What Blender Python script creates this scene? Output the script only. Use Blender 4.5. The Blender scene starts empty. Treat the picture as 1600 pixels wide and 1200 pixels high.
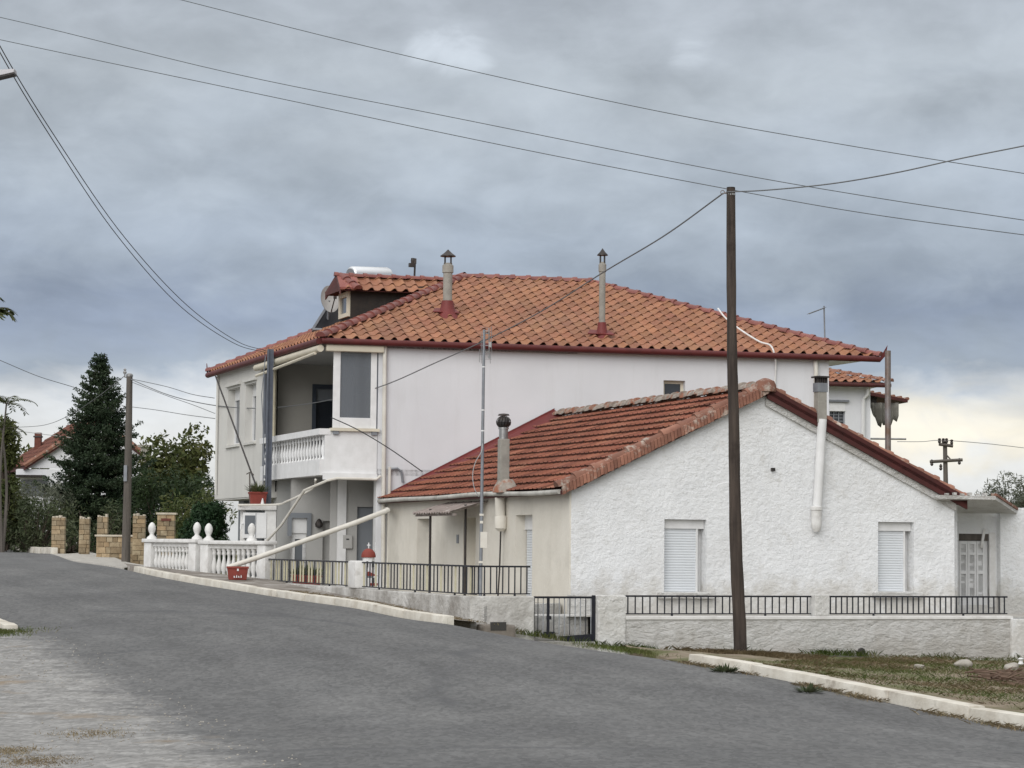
import bpy, bmesh, math, random
import numpy as np
from mathutils import Vector, Matrix

S = bpy.context.scene
C = S.collection
rnd = random.Random(7)
R = math.radians

# ------------------------------------------------------------------ camera
F = 3600.0; HZ = 855.0; ROLL = 0.010
EYE = np.array((0.0, 0.0, 1.65))
_pt = math.atan((HZ-600)/F)
FWD = np.array((0, math.cos(_pt), math.sin(_pt)))
_r0 = np.array((1.0, 0, 0)); _u0 = np.array((0, -math.sin(_pt), math.cos(_pt)))
RR = _r0*math.cos(ROLL)+_u0*math.sin(ROLL)
UU = _u0*math.cos(ROLL)-_r0*math.sin(ROLL)
cam = bpy.data.cameras.new('camera'); camo = bpy.data.objects.new('camera', cam); C.objects.link(camo)
cam.sensor_width = 36; cam.lens = 36*F/1600; cam.clip_end = 20000; cam.clip_start = 0.1
camo.matrix_world = Matrix(((RR[0], UU[0], -FWD[0], EYE[0]), (RR[1], UU[1], -FWD[1], EYE[1]), (RR[2], UU[2], -FWD[2], EYE[2]), (0, 0, 0, 1)))
S.camera = camo

# ------------------------------------------------------------------ world, sun, exposure
SUN_EL, SUN_AZ = 30.0, 200.0          # compass degrees of the direction the light comes FROM (0 = +Y, clockwise)
w = bpy.data.worlds.new('World'); S.world = w; w.use_nodes = True
nt = w.node_tree; nt.nodes.clear()
def N(t, **k):
    n = nt.nodes.new(t)
    for a, b in k.items(): setattr(n, a, b)
    return n
out = N('ShaderNodeOutputWorld')
sky = N('ShaderNodeTexSky', sky_type='NISHITA', sun_disc=False)
sky.sun_elevation = R(SUN_EL); sky.sun_rotation = R(SUN_AZ)
bg1 = N('ShaderNodeBackground'); bg1.inputs['Strength'].default_value = 0.10
nt.links.new(sky.outputs[0], bg1.inputs[0])
tc = N('ShaderNodeTexCoord'); sep = N('ShaderNodeSeparateXYZ'); nt.links.new(tc.outputs['Generated'], sep.inputs[0])
def math_(op, a, b=None, clamp=False):
    n = N('ShaderNodeMath', operation=op, use_clamp=clamp)
    for i, v in enumerate((a, b)):
        if v is None: continue
        if isinstance(v, (int, float)): n.inputs[i].default_value = v
        else: nt.links.new(v, n.inputs[i])
    return n.outputs[0]
az = math_('ARCTAN2', sep.outputs[0], sep.outputs[1])
z = sep.outputs[2]
def noise(sx, sz, scale, detail, rough=.55, dist=0.0, off=0.0, lac=2.0):
    cb = N('ShaderNodeCombineXYZ')
    nt.links.new(math_('MULTIPLY', az, sx), cb.inputs[0]); nt.links.new(math_('MULTIPLY', z, sz), cb.inputs[1]); cb.inputs[2].default_value = off
    t = N('ShaderNodeTexNoise'); t.inputs['Scale'].default_value = scale; t.inputs['Detail'].default_value = detail
    t.inputs['Roughness'].default_value = rough; t.inputs['Distortion'].default_value = dist
    nt.links.new(cb.outputs[0], t.inputs['Vector']); return t.outputs['Fac']
n1 = noise(1, 2.2, 7, 6, .5, .3, 3.1)
n2 = noise(1, 1.7, 22, 7, .55, .5, 8.4)
n3 = noise(1, 2.6, 12, 5, .5, .2, 21.7)
zw = math_('ADD', z, math_('ADD', math_('MULTIPLY', math_('SUBTRACT', n1, .5), .055), math_('MULTIPLY', math_('SUBTRACT', n2, .5), .035)))
def s2l(c): return tuple(((v/255+.055)/1.055)**2.4 if v > 10 else v/255/12.92 for v in c)
ramp = N('ShaderNodeValToRGB'); nt.links.new(math_('MULTIPLY', zw, 3.0, True), ramp.inputs[0])
stops = [(0.0, (208, 210, 211)), (.050, (212, 213, 213)), (.068, (203, 206, 210)), (.082, (152, 162, 176)), (.104, (138, 149, 169)),
         (.122, (155, 165, 179)), (.150, (163, 172, 183)), (.20, (169, 176, 183)), (.25, (167, 173, 181)), (.33, (180, 180, 180))]
el = ramp.color_ramp.elements
while len(el) < len(stops): el.new(.5)
for e, (p, c) in zip(el, stops): e.position = p*3.0; e.color = s2l(c)+(1,)
# lighter and darker cloud masses
def maprange(v, a, b, c, d):
    m = N('ShaderNodeMapRange', interpolation_type='SMOOTHSTEP'); nt.links.new(v, m.inputs[0])
    for i, q in enumerate((a, b, c, d)): m.inputs[i+1].default_value = q
    return m.outputs[0]
tone = math_('ADD', maprange(n3, .30, .70, .885, 1.17), math_('ADD', maprange(n2, .3, .7, -.06, .065), maprange(noise(1, 1.5, 46, 6, .6, .4, 5.5), .32, .68, -.028, .03)))
# thin spots in the deck where the light comes through: (azimuth, z, width az, width z, gain)
for (px, py, wa, wz, g) in ((690, 80, .021, .011, .42), (1075, 92, .013, .009, .40), (1490, 668, .060, .012, .16)):
    a0 = math.atan((px-800)/3600); z0 = (855-py)/3600
    dx = math_('DIVIDE', math_('SUBTRACT', az, a0), wa); dz = math_('DIVIDE', math_('SUBTRACT', z, z0), wz)
    d2 = math_('ADD', math_('MULTIPLY', dx, dx), math_('MULTIPLY', dz, dz))
    d2 = math_('ADD', d2, math_('MULTIPLY', math_('SUBTRACT', n2, .5), 5.5))
    tone = math_('ADD', tone, maprange(d2, -.3, 1.3, g, 0.0))
zen = maprange(z, .26, .95, 1.0, 2.5)
hs = math_('MULTIPLY', tone, zen)
mul = N('ShaderNodeMix', data_type='RGBA', blend_type='MULTIPLY'); mul.inputs[0].default_value = 1
cbt = N('ShaderNodeCombineXYZ')
for i in range(3): nt.links.new(hs, cbt.inputs[i])
nt.links.new(ramp.outputs[0], mul.inputs[6]); nt.links.new(cbt.outputs[0], mul.inputs[7])
# warm light low in the gap on the right
aw = math_('DIVIDE', math_('SUBTRACT', az, math.atan(690/3600)), .075); zw2 = math_('DIVIDE', math_('SUBTRACT', z, .052), .019)
wd = math_('ADD', math_('ADD', math_('MULTIPLY', aw, aw), math_('MULTIPLY', zw2, zw2)), math_('MULTIPLY', math_('SUBTRACT', n2, .5), 3.0))
warm = N('ShaderNodeMix', data_type='RGBA', blend_type='MULTIPLY'); nt.links.new(maprange(wd, 0, 1.2, .85, 0), warm.inputs[0])
nt.links.new(mul.outputs[2], warm.inputs[6]); warm.inputs[7].default_value = (1.14, 1.04, .86, 1)
bg2 = N('ShaderNodeBackground'); bg2.inputs['Strength'].default_value = .95
nt.links.new(warm.outputs[2], bg2.inputs[0])
mx = N('ShaderNodeMixShader'); mx.inputs[0].default_value = .94
nt.links.new(bg1.outputs[0], mx.inputs[1]); nt.links.new(bg2.outputs[0], mx.inputs[2]); nt.links.new(mx.outputs[0], out.inputs[0])

sun = bpy.data.lights.new('sun', 'SUN'); sun.energy = 1.7; sun.angle = R(50); sun.color = (1, .985, .965)
so = bpy.data.objects.new('sun', sun); C.objects.link(so)
_sd = Vector((math.sin(R(SUN_AZ))*math.cos(R(SUN_EL)), math.cos(R(SUN_AZ))*math.cos(R(SUN_EL)), math.sin(R(SUN_EL))))
so.rotation_euler = _sd.to_track_quat('Z', 'Y').to_euler(); so.location = (0, -20, 40)
S.view_settings.view_transform = 'Standard'; S.view_settings.look = 'None'; S.view_settings.gamma = 1; S.view_settings.exposure = 0.26

# ------------------------------------------------------------------ pixel rays and vertical plan lines
def ray(px, py): return FWD+RR*((px-800)/F)+UU*((600-py)/F)
def at(px, py, Y):
    d = ray(px, py); return EYE+d*(Y/d[1])
class Wall:                                            # a vertical plane: s runs along it, z up, o outwards
    def __init__(s, p, d):
        s.p = np.array(p, float)[:2]; s.d = np.array(d, float)/np.hypot(*d); s.n = np.array((s.d[1], -s.d[0]))
        if s.n @ (-s.p) < 0: s.n = -s.n
    def hit(s, px, py, o=0.0):
        d = ray(px, py); q = s.p+s.n*o; t = ((q-EYE[:2]) @ s.n)/(d[:2] @ s.n); P = EYE+d*t
        return float((P[:2]-s.p) @ s.d), float(P[2])
    def s(s, px, o=0.0): return s.hit(px, 850, o)[0]
    def P(s, a, z, o=0.0):
        q = s.p+s.d*a+s.n*o; return np.array((q[0], q[1], z))
    def shift(s, o): return Wall(s.p+s.n*o, s.d)

# ------------------------------------------------------------------ materials
MATS = {}; TINTED = set()
def mat(name, c1, c2=None, scale=3.0, rough=.8, bump=0.0, bscale=20.0, detail=6, metal=0.0, spec=.35, c3=None, stretch=(1, 1, 1), lo=.35, hi=.65,
        c3scale=.6, c3lo=.5, c3hi=.7, tint=False, streak=None, splash=None, bdist=.02, bstretch=(1, 1, 1), brough=.6, rrand=False):
    m = bpy.data.materials.new(name); m.use_nodes = True; t = m.node_tree; b = t.nodes['Principled BSDF']
    L = t.links.new
    def nd(k, **kw):
        n = t.nodes.new(k)
        for a, v in kw.items(): setattr(n, a, v)
        return n
    co = nd('ShaderNodeTexCoord')
    geo = co.outputs['Object']
    def mp(sc):
        q = nd('ShaderNodeMapping'); q.inputs['Scale'].default_value = sc; L(geo, q.inputs[0]); return q.outputs[0]
    def noi(sc, det, st, ro=.6):
        q = nd('ShaderNodeTexNoise'); q.inputs['Scale'].default_value = sc; q.inputs['Detail'].default_value = det; q.inputs['Roughness'].default_value = ro
        L(mp(st), q.inputs['Vector']); return q.outputs['Fac']
    def mr(v, a, bb, c=0, d=1):
        q = nd('ShaderNodeMapRange'); L(v, q.inputs[0])
        for i, x in enumerate((a, bb, c, d)): q.inputs[i+1].default_value = x
        return q.outputs[0]
    def mix(f, a, bb, bt='MIX'):
        q = nd('ShaderNodeMix', data_type='RGBA', blend_type=bt)
        for i, v in ((0, f), (6, a), (7, bb)):
            if isinstance(v, (int, float)): q.inputs[i].default_value = v
            elif isinstance(v, tuple): q.inputs[i].default_value = v+(1,)
            else: L(v, q.inputs[i])
        return q.outputs[2]
    b.inputs['Roughness'].default_value = rough; b.inputs['Metallic'].default_value = metal
    b.inputs['Specular IOR Level'].default_value = spec
    col = None
    if c2 is not None: col = mix(mr(noi(scale, detail, stretch), lo, hi), c1, c2)
    if c3 is not None: col = mix(mr(noi(c3scale, 5, (1, 1, 1), .65), c3lo, c3hi), col if col is not None else c1, c3)
    if streak is not None:                               # rain streaks: colour, amount
        col = mix(mr(noi(1.0, 8, (2.1, 2.1, .22), .72), .50, .80, 0, streak[1]), col if col is not None else c1, streak[0])
    if splash is not None:                               # splashed dirt above the ground: colour, bottom and top of the band (object z)
        sz = nd('ShaderNodeSeparateXYZ'); L(geo, sz.inputs[0]); q = nd('ShaderNodeMath', operation='ADD'); L(mr(sz.outputs[2], splash[1], splash[2], .62, 0), q.inputs[0]); L(mr(noi(2.6, 8, (1, 1, 1), .7), .3, .7, -.42, .30), q.inputs[1])
        col = mix(mr(q.outputs[0], .05, .55, 0, .8), col if col is not None else c1, splash[0])
    if tint:
        a = nd('ShaderNodeAttribute', attribute_name='tint'); col = mix(1.0, col if col is not None else c1, a.outputs['Color'], 'MULTIPLY')
    if rrand:
        o = nd('ShaderNodeObjectInfo'); v = mr(o.outputs['Random'], 0, 1, .8, 1.15)
        cb = nd('ShaderNodeCombineXYZ'); [L(v, cb.inputs[i]) for i in range(3)]; col = mix(1.0, col if col is not None else c1, cb.outputs[0], 'MULTIPLY')
    if col is None: b.inputs['Base Color'].default_value = c1+(1,)
    else: L(col, b.inputs['Base Color'])
    if bump:
        q = nd('ShaderNodeBump'); q.inputs['Strength'].default_value = bump; q.inputs['Distance'].default_value = bdist
        L(noi(bscale, 8, bstretch, brough), q.inputs['Height']); L(q.outputs[0], b.inputs['Normal'])
    MATS[name] = m
    if tint: TINTED.add(name)
    return m

# ------------------------------------------------------------------ objects
ROOTLOC = {}
def tag(o, label=None, cat=None, group=None, kind=None):
    if label: o['label'] = label
    if cat: o['category'] = cat
    if group: o['group'] = group
    if kind: o['kind'] = kind
    return o
def thing(name, label, cat, loc, group=None, rz=0.0):
    o = bpy.data.objects.new(name, None); C.objects.link(o); o.empty_display_size = .2
    o.location = Vector(tuple(float(v) for v in loc)); o.rotation_euler = (0, 0, rz)
    ROOTLOC[o.name] = np.array(tuple(o.location)); return tag(o, label, cat, group)
def copy_tree(o, parent=None):
    c = o.copy(); C.objects.link(c)
    if parent is not None:
        c.parent = parent
    for ch in list(o.children): copy_tree(ch, c)
    return c

class MB:
    def __init__(s): s.v = []; s.f = []; s.t = []
    def add(s, vs, fs, tint=None):
        k = len(s.v); s.v.extend([tuple(float(q) for q in p) for p in vs]); s.f.extend([tuple(i+k for i in f) for f in fs])
        s.t.extend([tint]*len(fs)); return s
    def quad(s, *p, tint=None): return s.add(p, [tuple(range(len(p)))], tint)
    def hexa(s, a, b, tint=None):                        # two quads of four points, joined
        return s.add(list(a)+list(b), [(0, 1, 2, 3), (7, 6, 5, 4), (0, 4, 5, 1), (1, 5, 6, 2), (2, 6, 7, 3), (3, 7, 4, 0)], tint)
    def wbox(s, W, s0, s1, z0, z1, o0, o1, tint=None):   # a box in a wall's own directions
        return s.hexa([W.P(s0, z0, o0), W.P(s1, z0, o0), W.P(s1, z0, o1), W.P(s0, z0, o1)], [W.P(s0, z1, o0), W.P(s1, z1, o0), W.P(s1, z1, o1), W.P(s0, z1, o1)], tint)
    def box(s, c, sx, sy, sz, rz=0.0, tint=None):        # c = centre of the base
        c = np.array(c, float); a = np.array((math.cos(rz), math.sin(rz), 0))*sx/2; b = np.array((-math.sin(rz), math.cos(rz), 0))*sy/2; h = np.array((0, 0, sz))
        q = [c-a-b, c+a-b, c+a+b, c-a+b]; return s.hexa(q, [p+h for p in q], tint)
    def tube(s, pts, r, n=8, cap=True, tint=None):
        pts = [np.array(p, float) for p in pts]; m = len(pts); rs = r if hasattr(r, '__len__') else [r]*m
        vs = []; up = np.array((0, 0, 1.0)); prev = None
        for i, p in enumerate(pts):
            d = pts[min(i+1, m-1)]-pts[max(i-1, 0)]; d /= (np.linalg.norm(d)+1e-9)
            if prev is None:
                a = np.cross(d, up)
                if np.linalg.norm(a) < .05: a = np.cross(d, np.array((1.0, 0, 0)))
            else: a = prev-d*(prev @ d)
            a /= np.linalg.norm(a); prev = a; b = np.cross(d, a)
            for k in range(n):
                q = 2*math.pi*k/n; vs.append(p+(a*math.cos(q)+b*math.sin(q))*rs[i])
        fs = [(i*n+k, i*n+(k+1) % n, (i+1)*n+(k+1) % n, (i+1)*n+k) for i in range(m-1) for k in range(n)]
        if cap: fs += [tuple(range(n-1, -1, -1)), tuple((m-1)*n+k for k in range(n))]
        return s.add(vs, fs, tint)
    def lathe(s, c, prof, n=16, tint=None):
        c = np.array(c, float); vs = []; m = len(prof)
        for (r, z) in prof:
            for k in range(n):
                q = 2*math.pi*(k+.5)/n; vs.append(c+np.array((r*math.cos(q), r*math.sin(q), z)))
        fs = [(i*n+k, i*n+(k+1) % n, (i+1)*n+(k+1) % n, (i+1)*n+k) for i in range(m-1) for k in range(n)]
        fs += [tuple(range(n-1, -1, -1)), tuple((m-1)*n+k for k in range(n))]
        return s.add(vs, fs, tint)
    def prism(s, poly, ext, tint=None):
        n = len(poly); e = np.array(ext, float); a = [np.array(p, float) for p in poly]; b = [p+e for p in a]
        fs = [tuple(range(n)), tuple(range(2*n-1, n-1, -1))]+[(i, i+n, (i+1) % n+n, (i+1) % n) for i in range(n)]
        return s.add(a+b, fs, tint)
    def panel(s, W, s0, s1, z0, z1, opens=(), o=0.0, th=.22, rim=True):   # a wall slab with rectangular openings and their reveals
        xs = sorted(set([s0, s1]+[q for a in opens for q in a[:2]])); zs = sorted(set([z0, z1]+[q for a in opens for q in a[2:]]))
        for i in range(len(xs)-1):
            for j in range(len(zs)-1):
                cx, cz = (xs[i]+xs[i+1])/2, (zs[j]+zs[j+1])/2
                if any(a < cx < b and c < cz < d for a, b, c, d in opens): continue
                for oo in (o, o-th): s.quad(W.P(xs[i], zs[j], oo), W.P(xs[i+1], zs[j], oo), W.P(xs[i+1], zs[j+1], oo), W.P(xs[i], zs[j+1], oo))
        rings = list(opens)+([(s0, s1, z0, z1)] if rim else [])
        for a, b, c, d in rings:
            q = [(a, c), (b, c), (b, d), (a, d)]
            for k in range(4):
                p, r = q[k], q[(k+1) % 4]; s.quad(W.P(*p, o), W.P(*r, o), W.P(*r, o-th), W.P(*p, o-th))
        return s
    def build(s, name, m, parent=None, smooth=False, angle=40, label=None, bevel=0.0, local=False):
        me = bpy.data.meshes.new(name)
        V = np.array(s.v, float).reshape(-1, 3)
        if parent is not None:
            loc = ROOTLOC[parent.name]; base = loc
        elif local: base = np.zeros(3)
        else:
            mn, mxx = V.min(0), V.max(0); base = np.array(((mn[0]+mxx[0])/2, (mn[1]+mxx[1])/2, mn[2]))
        V2 = V if local else V-base
        me.from_pydata(V2.tolist(), [], s.f); me.update()
        if any(t is not None for t in s.t) or (m is not None and m.name in TINTED):
            a = me.color_attributes.new('tint', 'FLOAT_COLOR', 'CORNER'); buf = np.ones((len(me.loops), 4), np.float32); k = 0
            for p, t in zip(me.polygons, s.t):
                if t is not None: buf[p.loop_start:p.loop_start+p.loop_total, :3] = t
            a.data.foreach_set('color', buf.ravel())
        bm = bmesh.new(); bm.from_mesh(me)
        if bevel == 0: pass
        bmesh.ops.recalc_face_normals(bm, faces=bm.faces[:])
        if bevel: bmesh.ops.bevel(bm, geom=[e for e in bm.edges if len(e.link_faces) == 2 and e.calc_face_angle(0) > .6], offset=bevel, segments=2, affect='EDGES', profile=.6)
        bm.to_mesh(me); bm.free()
        if smooth:
            me.polygons.foreach_set('use_smooth', [True]*len(me.polygons)); me.set_sharp_from_angle(angle=R(angle))
        o = bpy.data.objects.new(name, me); C.objects.link(o)
        if m is not None: me.materials.append(m)
        if parent is not None: o.parent = parent; ROOTLOC[o.name] = base
        elif not local: o.location = Vector(base.tolist()); ROOTLOC[o.name] = base
        if label: o['label'] = label
        return o

def fast_quads(name, P, m, parent=None, tris=False, loc=None):          # P: (n,4,3) array of leaf faces
    P = np.asarray(P, np.float32); n, k = P.shape[0], P.shape[1]
    base = np.zeros(3) if parent is None else ROOTLOC[parent.name]
    if loc is not None: base = np.array(loc)
    me = bpy.data.meshes.new(name); V = (P.reshape(-1, 3)-base).astype(np.float32)
    me.vertices.add(n*k); me.vertices.foreach_set('co', V.ravel()); me.loops.add(n*k); me.loops.foreach_set('vertex_index', np.arange(n*k, dtype=np.int32))
    me.polygons.add(n); me.polygons.foreach_set('loop_start', np.arange(0, n*k, k, dtype=np.int32))
    me.update(calc_edges=True); me.validate()
    me.materials.append(m); o = bpy.data.objects.new(name, me); C.objects.link(o)
    if parent is not None: o.parent = parent; ROOTLOC[o.name] = base
    elif loc is not None: o.location = Vector(tuple(float(q) for q in loc))
    return o
# ------------------------------------------------------------------ colours
mat('asphalt', (.104, .105, .105), (.138, .138, .136), scale=.9, rough=.9, bump=.35, bscale=90, c3=(.092, .092, .093), c3scale=.22, c3lo=.45, c3hi=.75, stretch=(1, .45, 1), bdist=.01)
mat('concrete', (.44, .42, .38), (.30, .285, .26), scale=4, rough=.9, bump=.4, bscale=25)
mat('kerb_paint', (.66, .63, .56), (.50, .46, .39), scale=2.6, rough=.85, bump=.5, bscale=22, c3=(.30, .26, .21), c3scale=2.2, c3lo=.58, c3hi=.74)
mat('soil', (.17, .13, .09), (.27, .225, .165), scale=2.5, rough=.95, bump=.8, bscale=14, c3=(.11, .115, .045), c3scale=.8, c3lo=.45, c3hi=.6, bdist=.05)
mat('field', (.10, .11, .05), (.18, .16, .09), scale=.4, rough=.95, bump=.5, bscale=4)
mat('pavement_dirt', (.235, .21, .185), (.15, .13, .11), scale=2.2, rough=.95, bump=.7, bscale=16, c3=(.34, .32, .295), c3scale=1.1, c3lo=.5, c3hi=.62)
mat('whitewash', (.83, .84, .85), (.77, .78, .79), scale=2.2, rough=.9, bump=1.0, bscale=9, c3=(.69, .69, .685), c3scale=.9, c3lo=.52, c3hi=.78, bdist=.045, bstretch=(1, 1, 1.25), brough=.68, streak=((.58, .565, .53), .30), splash=((.55, .53, .49), .2, .9))
mat('old_whitewash', (.77, .765, .745), (.67, .66, .635), scale=2.0, rough=.95, bump=1.0, bscale=5.5, c3=(.52, .50, .46), c3scale=1.5, c3lo=.48, c3hi=.72, bdist=.17, bstretch=(.7, .7, 1.3), brough=.70, splash=((.52, .50, .46), -.10, .30))
mat('pier_wash', (.77, .765, .745), (.66, .65, .62), scale=2.4, rough=.95, bump=1.0, bscale=6, c3=(.53, .51, .47), c3scale=1.6, c3lo=.52, c3hi=.76, bdist=.10, brough=.7)
mat('fence_base', (.62, .61, .585), (.40, .385, .36), scale=2.4, rough=.95, bump=.9, bscale=9, c3=(.27, .25, .225), c3scale=.9, c3lo=.5, c3hi=.72, bdist=.05)
mat('cream_render', (.68, .648, .58), (.62, .588, .52), scale=1.3, rough=.9, bump=.35, bscale=14, c3=(.49, .465, .41), c3scale=.7, c3lo=.5, c3hi=.75, streak=((.46, .42, .35), .4))
mat('smooth_render', (.665, .672, .692), (.62, .626, .645), scale=.6, rough=.85, bump=.18, bscale=60, streak=((.52, .515, .515), .5))
mat('street_render', (.62, .61, .575), (.57, .56, .53), scale=.8, rough=.85, bump=.18, bscale=50, streak=((.46, .45, .42), .55))
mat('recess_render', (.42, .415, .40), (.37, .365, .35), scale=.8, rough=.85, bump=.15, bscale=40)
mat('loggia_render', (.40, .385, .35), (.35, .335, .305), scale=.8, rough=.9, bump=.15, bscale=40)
mat('white_paint', (.74, .74, .74), (.66, .66, .655), scale=4, rough=.6, streak=((.5, .49, .47), .35))
mat('white_cement', (.74, .735, .72), (.62, .61, .59), scale=5, rough=.85, bump=.3, bscale=30, c3=(.48, .465, .44), c3scale=2.5, c3lo=.58, c3hi=.75)
mat('pvc', (.66, .64, .585), (.56, .53, .47), scale=3, rough=.55, spec=.4)
mat('shutter', (.665, .69, .715), (.62, .645, .67), scale=1.2, rough=.5, spec=.4)
mat('cream_metal', (.66, .615, .50), (.57, .52, .42), scale=2, rough=.5)
mat('roof_tile', (.325, .152, .082), (.24, .102, .058), scale=1.4, rough=.72, tint=True, bump=.2, bscale=40, c3=(.25, .135, .085), c3scale=.5, c3lo=.5, c3hi=.8)
mat('old_tile', (.235, .085, .050), (.175, .058, .036), scale=2.6, rough=.8, tint=True, bump=.4, bscale=26, c3=(.29, .135, .085), c3scale=1.1, c3lo=.52, c3hi=.8)
mat('ridge_tile', (.175, .050, .042), (.22, .078, .062), scale=2.5, rough=.5, tint=True, bump=.2, bscale=30, spec=.45)
mat('mortar', (.40, .36, .315), (.24, .20, .17), scale=5, rough=.95, bump=.8, bscale=20, c3=(.30, .13, .08), c3scale=3, c3lo=.5, c3hi=.6)
mat('weathered_tile', (.265, .130, .090), (.19, .090, .064), scale=4, rough=.9, bump=.5, bscale=25, c3=(.42, .375, .325), c3scale=3.2, c3lo=.54, c3hi=.66, tint=True)
mat('red_paint', (.105, .017, .016), (.075, .014, .013), scale=3, rough=.55, c3=(.23, .22, .215), c3scale=1.6, c3lo=.66, c3hi=.70)
mat('red_flashing', (.17, .030, .028), (.13, .026, .024), scale=2, rough=.6)
mat('dark_red_board', (.075, .018, .016), (.05, .014, .012), scale=4, rough=.7)
mat('dark_board', (.018, .015, .014), (.030, .024, .020), scale=5, rough=.7, bump=.4, bscale=18)
mat('grey_metal', (.26, .275, .295), (.19, .20, .22), scale=4, rough=.5, metal=.3)
mat('blue_grey_metal', (.13, .145, .18), (.10, .11, .135), scale=4, rough=.5, metal=.2)
mat('fibre_cement', (.33, .315, .28), (.25, .235, .21), scale=5, rough=.9, bump=.3, bscale=40)
mat('dark_metal', (.035, .033, .034), (.06, .05, .045), scale=6, rough=.5, metal=.4)
mat('galvanised', (.40, .40, .40), (.27, .265, .26), scale=5, rough=.4, metal=.7)
mat('rusty_metal', (.24, .235, .24), (.17, .115, .085), scale=3, rough=.55, metal=.5)
mat('rail_paint', (.008, .010, .018), (.018, .018, .022), scale=8, rough=.5, spec=.4)
mat('picket_pale', (.50, .47, .33), (.38, .35, .25), scale=6, rough=.6)
mat('pole_wood', (.036, .028, .024), (.078, .060, .049), scale=3, rough=.9, bump=.8, bscale=16, stretch=(4, 4, .35), bstretch=(3, 3, .25), c3=(.025, .018, .015), c3scale=1.2, c3lo=.55, c3hi=.7)
mat('grey_wood', (.13, .115, .10), (.085, .075, .066), scale=3, rough=.9, bump=.6, bscale=16, stretch=(4, 4, .35), bstretch=(3, 3, .3))
mat('cable', (.028, .030, .034), rough=.6)
mat('cable_grey', (.13, .135, .14), rough=.6)
mat('cable_line', (.085, .095, .10), rough=.6)
mat('cable_pale', (.36, .36, .36), rough=.6)
mat('glass_dark', (.020, .024, .032), rough=.05, spec=.6)
m_ = mat('glass_clear', (.155, .17, .19), rough=.06, spec=.6); m_.node_tree.nodes['Principled BSDF'].inputs['Alpha'].default_value = .62
mat('glass_grey', (.105, .118, .135), (.13, .14, .155), scale=.8, rough=.12, spec=.55)
mat('door_blue', (.055, .068, .088), (.04, .05, .07), scale=3, rough=.5)
mat('window_grey', (.20, .215, .235), rough=.5)
mat('room_dark', (.05, .048, .045), rough=.9)
mat('curtain', (.52, .48, .36), (.42, .38, .28), scale=6, rough=.9)
mat('stone_face', (.38, .305, .20), (.25, .19, .12), scale=6, rough=.9, bump=.6, bscale=16, tint=True)
mat('stone_cap', (.58, .53, .44), (.44, .39, .31), scale=3, rough=.9, bump=.4, bscale=15)
mat('terracotta', (.25, .052, .038), (.19, .040, .030), scale=4, rough=.7)
mat('old_sheet', (.27, .225, .205), (.18, .15, .135), scale=6, rough=.85, c3=(.40, .37, .34), c3scale=4, c3lo=.56, c3hi=.66)
mat('tarp', (.20, .19, .165), (.14, .135, .12), scale=2, rough=.9)
mat('steel_bright', (.72, .74, .76), rough=.28, metal=.75)
mat('panel_black', (.010, .010, .013), rough=.45, spec=.3)
mat('dish_grey', (.36, .35, .335), (.30, .29, .28), scale=3, rough=.55)
mat('stone_pale', (.40, .375, .33), (.24, .22, .19), scale=3, rough=.9, bump=.7, bscale=9)
mat('dead_wood', (.105, .065, .047), (.16, .115, .085), scale=5, rough=.95)
mat('bark', (.06, .045, .035), (.10, .08, .062), scale=3, rough=.95, bump=.8, bscale=12, bstretch=(2, 2, .4))
mat('village_tile', (.165, .070, .050), (.12, .052, .040), scale=2, rough=.85, tint=True)
mat('gutter_grey', (.50, .49, .455), (.36, .35, .32), scale=3, rough=.7, c3=(.24, .225, .20), c3scale=2, c3lo=.52, c3hi=.7)
mat('brick_chimney', (.16, .06, .042), (.11, .04, .03), scale=6, rough=.9)
mat('lamp_grey', (.46, .45, .47), rough=.5)
mat('sign_ink', (.03, .03, .03), rough=.8)
def leafmat(name, a, b, c=None, sc=.9, trans=.25, sub=.5, lo=.38, hi=.62):
    m = mat(name, a, b, scale=sc, rough=.6, detail=3, spec=.25, c3=c, c3scale=sc*3.1, c3lo=.56, c3hi=.72, lo=lo, hi=hi)
    t = m.node_tree; p = t.nodes['Principled BSDF']; o = next(n for n in t.nodes if n.type == 'OUTPUT_MATERIAL')
    tr = t.nodes.new('ShaderNodeBsdfTranslucent'); mx = t.nodes.new('ShaderNodeMixShader'); mx.inputs[0].default_value = trans
    l = p.inputs['Base Color'].links
    if l: t.links.new(l[0].from_socket, tr.inputs[0])
    t.links.new(p.outputs[0], mx.inputs[1]); t.links.new(tr.outputs[0], mx.inputs[2]); t.links.new(mx.outputs[0], o.inputs[0]); return m
leafmat('fir_needles', (.022, .040, .022), (.048, .072, .036), (.045, .038, .028), sc=.8)
leafmat('leaf_dull', (.060, .080, .024), (.105, .115, .038), (.135, .105, .040), sc=.6)
leafmat('leaf_dark', (.018, .034, .013), (.034, .056, .020), None, sc=.8)
leafmat('thuja_leaf', (.016, .040, .018), (.034, .070, .026), None, sc=1.2)
leafmat('hedge_leaf', (.050, .068, .030), (.085, .10, .052), (.050, .042, .026), sc=.7)
leafmat('olive_leaf', (.085, .098, .066), (.14, .15, .11), (.05, .058, .036), sc=1.0)
leafmat('frond_leaf', (.055, .072, .022), (.10, .115, .040), (.14, .115, .04), sc=.8)
leafmat('pot_leaf', (.05, .085, .03), (.12, .12, .06), None, sc=5)
leafmat('grass_blade', (.105, .150, .035), (.18, .165, .075), (.36, .30, .19), sc=.55, trans=.3, lo=.46, hi=.72)
leafmat('dry_grass', (.33, .265, .165), (.24, .185, .11), (.15, .15, .055), sc=1.4, trans=.3)

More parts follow.
